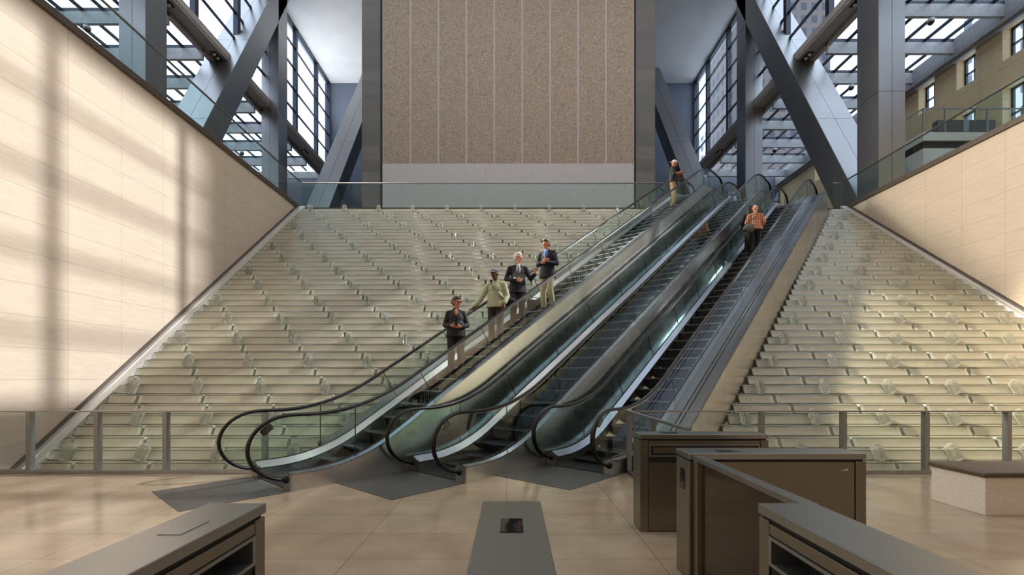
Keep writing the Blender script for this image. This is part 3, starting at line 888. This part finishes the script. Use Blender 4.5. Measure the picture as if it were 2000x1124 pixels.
# ------------------------------------------------------------------ turnstile pedestals
def pedestal(label, x0, y0, rot, L, W=.27, niche=0, plate='lens', slot=False, wallslot=False):
    """Pedestal whose long side runs along local x from 0 to L, depth W along local y."""
    t = thing('turnstile_pedestal', label, 'turnstile', (x0, y0, 0), rot, 'turnstile pedestals')
    obj('lid', B(0, L, 0, W, .955, 1.0, bev=.004), M['steel_top'], t)
    obj('reveal', B(.02, L - .02, .015, W - .015, .935, .956), M['black'], t)
    e = .085
    for xa in (0, L - e): obj('end_post', B(xa + .003, xa + e, .004, W - .004, 0, .94, bev=.003), M['steel_body'], t)
    yf = 0 if niche >= 0 else W
    if niche:
        ys = (.004, .12) if niche > 0 else (W - .12, W - .004)
        inner = (.12, W - .004) if niche > 0 else (.004, W - .12)
        obj('side_panel', B(e + .006, L - e - .006, inner[0], inner[1], .01, .935), M['steel_body'], t)
        obj('upper_panel', B(e + .006, L - e - .006, ys[0], ys[1], .882, .932, bev=.003), M['steel_body'], t)
        obj('lower_panel', B(e + .006, L - e - .006, ys[0], ys[1], .01, .685, bev=.003), M['steel_body'], t)
        bm = bmesh.new(); y1, y2 = (ys[0] - .004, ys[1]) if niche > 0 else (ys[0], ys[1] + .004)
        box(bm, e + .006, L - e - .006, y1, y2, .862, .878); box(bm, e + .006, L - e - .006, y1, y2, .745, .762)
        box(bm, e + .006, e + .03, y1, y2, .762, .862); box(bm, L - e - .03, L - e - .006, y1, y2, .762, .862)
        obj('niche_frame', bm, M['post'], t)
        obj('niche_back', B(e + .03, L - e - .03, inner[0] - .003 if niche > 0 else inner[1], inner[0] if niche > 0 else inner[1] + .003, .762, .862), M['stepm'], t)
        obj('dark_strip', B(e + .008, L - e - .008, ys[0] + .01, ys[1] - .01, .69, .744), M['black'], t)
    else:
        obj('side_panel', B(e + .006, L - e - .006, .006, W - .006, .01, .935), M['steel_body'], t)
    if slot:
        bm = bmesh.new()
        for r in ((e + .01, L - e - .01, .885, .90), (e + .01, L - e - .01, .775, .79), (e + .01, e + .025, .79, .885), (L - e - .025, L - e - .01, .79, .885)): box(bm, r[0], r[1], -.004, .01, r[2], r[3])
        obj('slot_frame', bm, M['post'], t)
        obj('slot_cavity', B(e + .025, L - e - .025, .0, .008, .79, .885), M['black'], t)
        obj('slot_tray', B(e + .05, L - e - .05, -.003, .004, .81, .868), M['steel_body'], t)
        obj('dark_strip', B(e + .008, L - e - .008, -.001, .008, .715, .768), M['black'], t)
    if wallslot: obj('card_slot', B(-.003, .003, W * .36, W * .64, .70, .86), M['lens'], t)
    if plate: obj('reader_plate', B(L * .20, L * .20 + .165, W * .34, W * .34 + .09, 1.0, 1.003), M[plate], t)
    return t
# three in front run away from the viewer, two behind run across
pedestal('low steel turnstile pedestal with open side niche, front left', -1.16, 2.205, -PI / 2 + PI * 0, 1.4, .27, -1, 'steel_top').rotation_euler = (0, 0, -PI / 2)
bpy.context.view_layer.update()
for o in [q for q in bpy.data.objects if q.name == 'turnstile_pedestal']:
    o.location = (-1.43, 2.205, 0)
p = pedestal('low steel turnstile pedestal with black reader plate, front centre', -.14, 2.235, -PI / 2, 1.4, .275, 0, 'lens')
p = pedestal('low steel turnstile pedestal with streaked lid and open niche, front right', 1.16, 2.205, -PI / 2, 1.4, .27, 1, None)
pedestal('wide steel pedestal with slotted tray front, farthest back beside the escalators', 1.31, 4.78, 0, 1.32, .28, 0, 'lens', True)
pc = pedestal('wide plain steel pedestal with card slot in its end, second from the back', 1.365, 3.6, 0, 1.37, .29, 0, 'lens', False, True)
bm = bmesh.new(); prism(bm, [(1.17, -.002, .868), (1.225, -.002, .872), (1.225, -.002, .885)], (0, .004, 0)); obj('white_sticker', bm, M['paper'], pc)
t = thing('glass_divider', 'dark glass divider with steel rail joining the second and front right pedestals', 'divider', (1.43, 2.23, 0))
obj('top_rail', B(-.04, .04, 0, 1.37, .955, .985), M['steel_top'], t); obj('glass_panel', B(-.006, .006, .02, 1.27, .02, .955), pane('smoked_divider_glass', (.42, .36, .28, 1), 1.0), t)
obj('post', B(-.035, .035, 1.28, 1.365, 0, .955), M['steel_body'], t)

# bench
t = thing('stone_bench', 'low white stone bench with brown leather cushion at the right', 'bench', (5.42, 5.345, 0))
obj('seat_block', B(0, 3.2, 0, .69, .0, .435, bev=.006), M['stone_bench'], t)
bm = B(-.03, 3.25, -.03, .72, .435, .50, bev=.022); obj('seat_cushion', bm, M['cushion'], t, True)

# ------------------------------------------------------------------ mezzanine on the right
t = thing('mezzanine_platform', 'raised white platform with dark band on the right upper floor', 'platform', (18.5, 21.0, F3))
obj('fascia', B(0, 5.0, 0, 2.0, 3.2, 3.58), M['white'], t); obj('dark_band', B(.1, 5.0, .1, 2.0, 2.85, 3.2), M['black'], t); obj('base_wall', B(0, 5.0, 0, 2.0, 0, 2.85), M['white'], t)
t = thing('mezzanine_guard', 'slim steel and glass guard around the raised platform', 'guard', (18.5, 21.0, F3 + 3.58))
for x, y in ((.03, .03), (1.0, .03), (2.9, .03), (4.5, .03), (.03, 1.9)): obj('post', B(x - .03, x + .03, y - .03, y + .03, 0, 1.05), M['post'], t)
obj('top_rail', B(0, 5.0, 0, .06, 1.05, 1.09), M['post'], t); obj('top_rail', B(0, .06, .06, 1.95, 1.05, 1.09), M['post'], t)
obj('glass_panel', B(.08, 4.95, .02, .035, .05, 1.04), M['glass_rail'], t); obj('glass_panel', B(.02, .035, .1, 1.9, .05, 1.04), M['glass_rail'], t)
bm = B(20.6, 23.4, 22.6, 22.9, F3 + 3.585, F3 + 5.0); tag(obj('charcoal_partition', bm, M['darkgrey']), 'charcoal partition wall standing on the raised platform', 'partition')
for j, x in enumerate((22.35, 22.75, 23.12)):
    f = thing('picture_frame', f"white framed picture on charcoal partition, {('first', 'second', 'third')[j]} from the left", 'picture', (x, 22.59, F3 + 3.75), 0, 'framed pictures on the partition')
    bm = bmesh.new(); box(bm, -.13, .13, -.02, .01, 0, .06); box(bm, -.13, .13, -.02, .01, .5, .56); box(bm, -.13, -.07, -.02, .01, .06, .5); box(bm, .07, .13, -.02, .01, .06, .5)
    obj('frame', bm, M['paper'], f); obj('print', B(-.07, .07, -.008, .008, .06, .5), M['art1'], f)

# buildings outside
tag(struct('exterior_tower', B(60, 85, 26, 62, 0, 95), M['tower_p']), 'unseen pale tower added outside the right windows to block the sun', 'building')  # added out of view to keep sun off the far left wall
tag(struct('exterior_tower', B(62, 90, 132, 148, 0, 110), M['tower_d']), 'dark tower outside seen through the far right windows', 'building')
tag(struct('exterior_tower', B(70, 92, 160, 190, 0, 90), M['tower_p']), 'pale tower far outside the right windows', 'building')
tag(struct('exterior_tower', B(-90, -60, 60, 150, 0, 38), M['tower_p']), 'pale low building outside the left windows', 'building')

# ------------------------------------------------------------------ people
def finish(o, vox, it=3):
    r = o.modifiers.new('remesh', 'REMESH'); r.mode = 'VOXEL'; r.voxel_size = vox; r.use_smooth_shade = True
    s = o.modifiers.new('smooth', 'SMOOTH'); s.factor = .5; s.iterations = it

def person(label, loc, rot, ht, pose, cloth):
    S = ht / 1.75
    V = lambda p: Vector(p) * S
    yaw, pitch = pose.get('yaw', 0), pose.get('pitch', 0)
    neck = Vector((0, .01, 1.50))
    HR = Matrix.Rotation(yaw, 3, 'Z') @ Matrix.Rotation(pitch, 3, 'X')
    hd = lambda p: V(neck + HR @ (Vector(p) - neck))
    hipx = .092; shx = pose.get('sh', .178)
    J = {}
    for sd, sx in (('r', -1), ('l', 1)):
        J['hip' + sd] = (sx * hipx, 0, .92); J['knee' + sd] = pose.get('knee' + sd, (sx * .10, -.02, .50)); J['ank' + sd] = pose.get('ank' + sd, (sx * .11, .02, .08))
        J['sh' + sd] = (sx * shx, .01, 1.39); J['el' + sd] = pose['el' + sd]; J['wr' + sd] = pose['wr' + sd]
    bm = bmesh.new()
    ell(bm, V((0, 0, 1.28)), V((.154, .106, .175))); ell(bm, V((0, 0, 1.08)), V((.140, .102, .17))); ell(bm, V((0, .01, .93)), V((.160, .115, .12)))
    [cap(bm, V((0, .015, 1.435)), .052 * S, V((q * shx, .01, 1.395)), .050 * S) for q in (-.85, .85)]; cap(bm, V((0, .015, 1.42)), .058 * S, hd((0, .0, 1.56)), .052 * S)
    # head: skull, face, jaw, nose, ears, brow
    ell(bm, hd((0, .012, 1.652)), Vector((.075, .092, .098)) * S, HR); ell(bm, hd((0, -.022, 1.61)), Vector((.061, .075, .098)) * S, HR)
    ell(bm, hd((0, -.052, 1.548)), Vector((.042, .040, .034)) * S, HR)
    cap(bm, hd((0, -.092, 1.64)), .010 * S, hd((0, -.115, 1.603)), .0145 * S, 10)
    cap(bm, hd((-.035, -.082, 1.652)), .012 * S, hd((.035, -.082, 1.652)), .012 * S, 8)
    for sx in (-1, 1): ell(bm, hd((sx * .077, .01, 1.618)), Vector((.012, .022, .034)) * S, HR, 10)
    for sd in 'rl':
        cap(bm, V(J['hip' + sd]), .088 * S, V(J['knee' + sd]), .058 * S); cap(bm, V(J['knee' + sd]), .058 * S, V(J['ank' + sd]), .040 * S)
        a = Vector(J['ank' + sd]); cap(bm, V(a + Vector((0, .03, -.04))), .038 * S, V(a + Vector((0, -.15, -.05))), .030 * S)
        cap(bm, V(J['sh' + sd]), .050 * S, V(J['el' + sd]), .039 * S); cap(bm, V(J['el' + sd]), .042 * S, V(J['wr' + sd]), .029 * S)
        w = Vector(J['wr' + sd]); e = Vector(J['el' + sd]); d = Vector(pose.get('hd' + sd, (w - e))).normalized()
        sx = -1 if sd == 'r' else 1
        side = Vector(pose.get('th' + sd, (-sx, 0, .3))); side = (side - d * side.dot(d)).normalized(); nrm = d.cross(side) * sx
        palm = w + d * .06
        cap(bm, V(w + d * .02 + side * .012), .026 * S, V(palm + d * .015 + side * .018), .024 * S, 10); cap(bm, V(w + d * .02 - side * .012), .026 * S, V(palm + d * .015 - side * .020), .022 * S, 10)
        curl = pose.get('curl', .7)
        for q, (off, ln) in enumerate(((.030, .070), (.010, .078), (-.011, .073), (-.031, .058))):
            k0 = palm + d * .03 + side * off; c1 = curl * (.6 + .1 * q)
            d1 = (d * math.cos(c1) + nrm * math.sin(c1)); d2 = (d * math.cos(c1 * 2) + nrm * math.sin(c1 * 2))
            k1 = k0 + d1 * ln * .55; k2 = k1 + d2 * ln * .45
            cap(bm, V(k0), .0105 * S, V(k1), .0095 * S, 8); cap(bm, V(k1), .0095 * S, V(k2), .008 * S, 8)
        b0 = w + d * .03 + side * .03; b1 = b0 + (d * .6 + side * .8).normalized() * .042; b2 = b1 + (d * .9 + side * .2 + nrm * .3).normalized() * .03
        cap(bm, V(b0), .0135 * S, V(b1), .0115 * S, 8); cap(bm, V(b1), .0115 * S, V(b2), .009 * S, 8)
    body = obj('person', bm, cloth['skin'], None, True, Vector(loc))
    body.rotation_euler = (0, 0, rot); finish(body, .0075)
    tag(body, label, 'person')
    P = lambda nm, b, m, vox=None, it=3: (lambda o: (finish(o, vox, it) if vox else None, o)[1])(obj(nm, b, m, body, True))
    # facial features
    b = bmesh.new()
    for sx in (-1, 1): ell(b, hd((sx * .030, -.090, 1.632)), Vector((.013, .008, .008)) * S, HR, 10)
    P('eyes', b, M['hair_d'])
    b = bmesh.new(); ell(b, hd((0, -.094, 1.572)), Vector((.023, .008, .007)) * S, HR, 10); P('mouth', b, M['lip'])
    if cloth.get('brow', True):
        b = bmesh.new()
        for sx in (-1, 1): cap(b, hd((sx * .016, -.094, 1.655)), .005 * S, hd((sx * .046, -.084, 1.656)), .004 * S, 6)
        P('eyebrows', b, cloth['hair'])
    # hair
    if cloth.get('hairstyle', 'short') != 'none':
        b = bmesh.new(); ell(b, hd((0, .026, 1.664)), Vector((.083, .092, .101)) * S, HR); ell(b, hd((0, .035, 1.615)), Vector((.080, .078, .075)) * S, HR)
        if cloth.get('hairstyle') == 'full': ell(b, hd((0, -.02, 1.715)), Vector((.074, .075, .052)) * S, HR)
        if cloth.get('hairstyle') == 'bun':
            ell(b, hd((0, -.01, 1.705)), Vector((.074, .078, .055)) * S, HR); ell(b, hd((.0, .115, 1.63)), Vector((.05, .045, .05)) * S, HR)
        if cloth.get('hairstyle') == 'long':
            ell(b, hd((0, .05, 1.56)), Vector((.10, .085, .15)) * S, HR); ell(b, hd((0, .09, 1.45)), Vector((.10, .06, .12)) * S, HR)
        P('hair', b, cloth['hair'], .009, 2)
    # trousers
    b = bmesh.new(); ell(b, V((0, .01, .93)), V((.178, .134, .125))); cone(b, V((0, .005, 1.06)), V((.150, .115, 0))[:2], V((0, .01, .92)), V((.176, .13, 0))[:2])
    for sd in 'rl':
        cap(b, V(J['hip' + sd]), .104 * S, V(J['knee' + sd]), .078 * S); cap(b, V(J['knee' + sd]), .078 * S, V(Vector(J['ank' + sd]) + Vector((0, 0, .02))), .066 * S)
    P('trousers', b, cloth['legs'], .011)
    b = bmesh.new()
    for sd in 'rl':
        a = Vector(J['ank' + sd]); cap(b, V(a + Vector((0, .035, -.038))), .045 * S, V(a + Vector((0, -.16, -.046))), .037 * S); cap(b, V(a + Vector((0, .01, 0))), .046 * S, V(a + Vector((0, -.06, -.04))), .045 * S)
    P('shoes', b, cloth.get('shoes', M['shoe']), .010)
    # top
    hem = cloth.get('hem', .86); inf = cloth.get('inf', .013)
    b = bmesh.new()
    ell(b, V((0, 0, 1.28)), Vector((.156 + inf, .108 + inf, .175)) * S); cone(b, V((0, .0, 1.20)), Vector((.156 + inf, .112 + inf)) * S, V((0, .005, hem)), Vector((.204 + inf, .146 + inf)) * S)
    [cap(b, V((0, .015, 1.425)), (.056 + inf) * S, V((q * shx, .01, 1.385)), (.050 + inf) * S) for q in (-.88, .88)]; cap(b, V((0, .02, 1.43)), .072 * S, V((0, .015, 1.475)), .066 * S)
    for sd in 'rl':
        cap(b, V(J['sh' + sd]), (.050 + inf) * S, V(J['el' + sd]), (.040 + inf) * S)
        if not cloth.get('shortsleeve'):
            w, e = Vector(J['wr' + sd]), Vector(J['el' + sd]); cap(b, V(e), (.040 + inf) * S, V(e + (w - e) * cloth.get('sleeve', .9)), (.034 + inf) * S)
        else: pass
    P(cloth.get('topname', 'jacket'), b, cloth['top'], .011)
    fy = -(.108 + inf)
    if 'shirt' in cloth:
        b = bmesh.new(); ell(b, V((0, fy + .030, 1.33)), V((.058, .038, .15))); cap(b, V((-.03, -.055, 1.455)), .022 * S, V((.03, -.055, 1.455)), .022 * S); ell(b, V((0, .01, 1.47)), V((.068, .066, .028)))
        P('shirt', b, cloth['shirt'])
    if 'neckline' in cloth:
        b = bmesh.new(); ell(b, V((0, fy + .034, 1.395)), V((.042, .040, .075))); P('neckline', b, cloth['neckline'])
    if 'tie' in cloth:
        b = bmesh.new(); ell(b, V((0, fy + .022, 1.30)), V((.022, .036, .15))); ell(b, V((0, -.086, 1.425)), V((.020, .02, .022))); P('tie', b, cloth['tie'])
    if 'lapel' in cloth:
        b = bmesh.new()
        for sx in (-1, 1): cap(b, V((sx * .06, -.066, 1.45)), .013 * S, V((sx * .040, fy - .001, 1.22)), .011 * S, 8)
        P('lapels', b, cloth['top'])
    if 'collar' in cloth:
        b = bmesh.new()
        for sx in (-1, 1): cap(b, V((sx * .055, -.03, 1.475)), .018 * S, V((sx * .02, -.075, 1.43)), .014 * S, 8)
        cap(b, V((-.055, .02, 1.48)), .018 * S, V((.055, .02, 1.48)), .018 * S); P('collar', b, cloth['top'])
    c = cloth.get('hat')
    if c == 'flatcap':
        b = bmesh.new(); ell(b, hd((0, .01, 1.705)), Vector((.092, .110, .062)) * S, HR); ell(b, hd((0, -.085, 1.690)), Vector((.070, .060, .016)) * S, HR)
        P('flat_cap', b, M['cap_g'], .009, 2)
    if c == 'backcap':
        b = bmesh.new(); ell(b, hd((0, .012, 1.695)), Vector((.085, .100, .075)) * S, HR); ell(b, hd((0, .125, 1.655)), Vector((.060, .060, .012)) * S, HR @ Matrix.Rotation(-.4, 3, 'X'))
        P('baseball_cap', b, M['cap_w'], .009, 2)
    if cloth.get('shades'):
        b = bmesh.new()
        for sx in (-1, 1):
            ell(b, hd((sx * .032, -.098, 1.632)), Vector((.029, .010, .021)) * S, HR, 12); cap(b, hd((sx * .06, -.09, 1.638)), .005 * S, hd((sx * .08, .01, 1.638)), .004 * S, 6)
        cap(b, hd((-.02, -.103, 1.638)), .005 * S, hd((.02, -.103, 1.638)), .005 * S, 6); P('sunglasses', b, M['lens'])
    if cloth.get('glasses'):
        b = bmesh.new()
        for sx in (-1, 1):
            cap(b, hd((sx * .012, -.104, 1.625)), .003 * S, hd((sx * .052, -.096, 1.625)), .003 * S, 6); cap(b, hd((sx * .052, -.096, 1.64)), .003 * S, hd((sx * .08, .01, 1.635)), .003 * S, 6)
        P('spectacles', b, M['frame'])
    if cloth.get('earring'):
        b = bmesh.new()
        for sx in (-1, 1): ell(b, hd((sx * .082, .0, 1.565)), (.008, .008, .018))
        P('earrings', b, M['tread_edge'])
    return body
def on_esc(i, d, s):
    k = math.floor((s - S_STEP0) / .4)
    sm = S_STEP0 + .4 * k + .2
    return EP(i, d, sm, step_z(k) + .004)
def attach_world(body, p, S):
    return body.matrix_basis @ (Vector(p) * S)

# woman in black
w = person('woman in black jacket and sunglasses standing lowest on the leftmost escalator', on_esc(0, .02, 3.46), .12, 1.68,
           dict(sh=.158, elr=(-.235, .03, 1.13), wrr=(-.09, -.19, 1.10), ell=(.24, .03, 1.13), wrl=(.09, -.19, 1.08), hdr=(1, -.3, .1), hdl=(-1, -.3, .1), thr=(0, -.2, 1), thl=(0, -.2, 1), yaw=.75, pitch=.05, curl=.8),
           dict(skin=M['skin_t'], hair=M['hair_b'], hairstyle='bun', legs=M['jeans'], top=M['jacket_b'], topname='jacket', hem=.88, lapel=1, sleeve=.82, neckline=M['skin_t'], shades=True, earring=True, brow=False))
def held(name, label, cat, bm, mat, body, p, S, rot=(0, 0, 0)):
    o = obj(name, bm, mat); o.location = attach_world(body, p, S); o.rotation_euler = (rot[0], rot[1], rot[2] + body.rotation_euler.z)
    return tag(o, label, cat)
held('phone', "dark phone held in both hands by the woman in black", 'phone', B(-.035, .035, -.006, .006, -.065, .065, bev=.004), M['lens'], w, (0, -.235, 1.155), .96, (-.6, 0, 0))
# man in green shirt
g = person('man in pale green shirt and grey flat cap reaching for the handrail', on_esc(0, .0, 4.75), -.25, 1.74,
           dict(elr=(-.33, -.06, 1.09), wrr=(-.48, -.20, .845), ell=(.25, .05, 1.13), wrl=(.21, -.10, .92), hdr=(-.75, -.5, -.45), hdl=(-.1, -.3, -1), thr=(1, -.4, .3), yaw=-.35, pitch=.28, curl=.5),
           dict(skin=M['skin_d'], hair=M['hair_d'], hairstyle='none', legs=M['charcoal'], top=M['green'], topname='shirt', hem=.87, collar=1, sleeve=.72, hat='flatcap', inf=.024))
bm = bmesh.new(); pts = [(-.09, -.10, 1.44), (-.06, -.145, 1.38), (.02, -.165, 1.26), (.11, -.150, 1.16), (.19, -.08, 1.08), (.215, .03, 1.03), (.15, .16, 1.10), (.0, .165, 1.3), (-.09, .09, 1.46), (-.10, -.02, 1.51), (-.09, -.10, 1.44)]
tube(bm, [Vector(q) * .994 for q in pts], .006, 8, (.5, 0, .85), .026)
bm2 = bmesh.new(); ell(bm2, (.27, .17, .98), (.16, .075, .135)); ell(bm2, (.27, .14, 1.03), (.15, .07, .08))
b = obj('messenger_bag', bm2, M['bagm'], None, True, g.location); b.rotation_euler = g.rotation_euler
tag(b, 'black messenger bag hanging behind the man in the green shirt', 'bag'); obj('strap', bm, M['bagm'], b)
# white-haired man
w2 = person('white-haired man in dark suit and navy tie gesturing with one hand', on_esc(0, -.05, 5.7), .15, 1.79,
            dict(elr=(-.27, .04, 1.14), wrr=(-.07, -.20, 1.08), ell=(.30, -.02, 1.15), wrl=(.37, -.22, 1.22), hdr=(1, -.3, -.1), hdl=(.2, -.3, .9), thr=(0, -.3, 1), thl=(-.5, -.6, .2), yaw=.85, pitch=.0, curl=1.0),
            dict(skin=M['skin_l'], hair=M['hair_w'], hairstyle='full', legs=M['charcoal'], top=M['suit'], topname='suit_jacket', hem=.80, lapel=1, shirt=M['paleshirt'], tie=M['navytie'], glasses=True, sleeve=.95))
f = held('folder', 'dark folder held against the chest of the white-haired man', 'folder', B(-.12, .12, -.012, .012, -.09, .09, bev=.004), M['bagm'], w2, (-.03, -.175, 1.19), 1.02, (-.25, .45, .2))
held('paper_card', 'white card on the dark folder of the white-haired man', 'card', B(-.05, .05, -.002, .002, -.035, .035), M['paper'], w2, (-.085, -.215, 1.135), 1.02, (-.25, .45, .2))
# dark-haired man in blazer
m2 = person('man in dark blazer and blue shirt turned towards the white-haired man', on_esc(0, .22, 6.5), -.5, 1.77,
            dict(elr=(-.25, .0, 1.14), wrr=(-.02, -.20, 1.17), ell=(.26, .0, 1.12), wrl=(.05, -.20, 1.13), hdr=(1, -.2, .15), hdl=(-1, -.2, .1), thr=(0, -.2, 1), thl=(0, -.2, 1), yaw=-.35, pitch=.22, curl=.9, kneel=(.10, -.06, .5), ankl=(.12, .08, .08)),
            dict(skin=M['skin_t'], hair=M['hair_g'], hairstyle='full', legs=M['stonepants'], top=M['blazer'], topname='blazer', hem=.78, lapel=1, shirt=M['blueshirt'], tie=M['bluetie'], sleeve=.93))
bm = bmesh.new(); box(bm, -.20, .20, -.06, .06, -.15, .15, bev=.03)
b = obj('briefcase', bm, M['bagm']); b.location = on_esc(0, -.2, 6.5) + Vector((0, 0, .16)); b.rotation_euler = (0, 0, .4)
tag(b, 'dark bag standing on the step beside the man in the blazer', 'bag'); bm = bmesh.new(); tube(bm, [(-.08, 0, .14), (-.07, 0, .21), (.07, 0, .21), (.08, 0, .14)], .012, 8); obj('handle', bm, M['bagm'], b)
# capped man at the top
c5 = person('man in black shirt and backwards white cap looking at his phone', on_esc(0, .0, 14.6), 1.25, 1.78,
            dict(elr=(-.23, -.06, 1.14), wrr=(-.08, -.28, 1.24), ell=(.23, -.06, 1.14), wrl=(.08, -.28, 1.24), hdr=(.5, -.8, .3), hdl=(-.5, -.8, .3), thr=(0, 0, 1), thl=(0, 0, 1), pitch=.42, curl=.8, kneer=(-.1, -.07, .5), ankr=(-.11, -.05, .08)),
            dict(skin=M['skin_t'], hair=M['hair_d'], hairstyle='none', legs=M['khaki'], top=M['jacket_b'], topname='shirt', hem=.90, shortsleeve=True, hat='backcap', inf=.02))
held('phone', 'dark phone in the hands of the man with the white cap', 'phone', B(-.035, .035, -.006, .006, -.065, .065, bev=.004), M['lens'], c5, (0, -.375, 1.29), 1.02, (-.5, 0, 0))
# plaid man and woman ahead
p6 = person('man in orange plaid shirt seen from behind on the rightmost escalator', on_esc(2, .05, 10.4), PI - .25, 1.74,
            dict(elr=(-.27, .02, 1.15), wrr=(-.20, -.14, 1.0), ell=(.27, .02, 1.15), wrl=(.12, -.20, 1.04), yaw=-.3, pitch=.05, curl=.8, kneer=(-.1, -.10, .52), ankr=(-.1, -.02, .08)),
            dict(skin=M['skin_l'], hair=M['hair_w'], hairstyle='none', legs=M['jeans'], top=M['plaid'], topname='plaid_shirt', hem=.90, collar=1, sleeve=.85, inf=.026, brow=False))
bm = bmesh.new(); ell(bm, (.24, .20, .90), (.19, .09, .15)); ell(bm, (.22, .17, 1.0), (.15, .08, .08))
b = obj('shoulder_bag', bm, M['bagg'], None, True, p6.location); b.rotation_euler = p6.rotation_euler
tag(b, 'grey shoulder bag slung behind the man in the plaid shirt', 'bag')
bm = bmesh.new(); tube(bm, [(.24, .16, 1.0), (.14, .165, 1.2), (.0, .155, 1.36), (-.10, .09, 1.48), (-.11, -.02, 1.50)], .006, 8, (.6, 0, .8), .022); obj('strap', bm, M['bagm'], b)
bm = bmesh.new(); cone(bm, (.31, .21, .84), (.10, .05), (.29, .21, .40), (.06, .03), 12); ell(bm, (.31, .21, .86), (.12, .07, .08)); obj('draped_coat', bm, M['bagm'], b, True)
p7 = person('long-haired woman in dark clothes just ahead of the plaid-shirted man', on_esc(2, -.22, 11.0), PI - .5, 1.66,
            dict(elr=(-.25, .02, 1.13), wrr=(-.22, -.08, .93), ell=(.25, .02, 1.13), wrl=(.22, -.08, .93), yaw=-.6, curl=.5),
            dict(skin=M['skin_t'], hair=M['hair_d'], hairstyle='long', legs=M['jeans'], top=M['jacket_b'], topname='jacket', hem=.82))
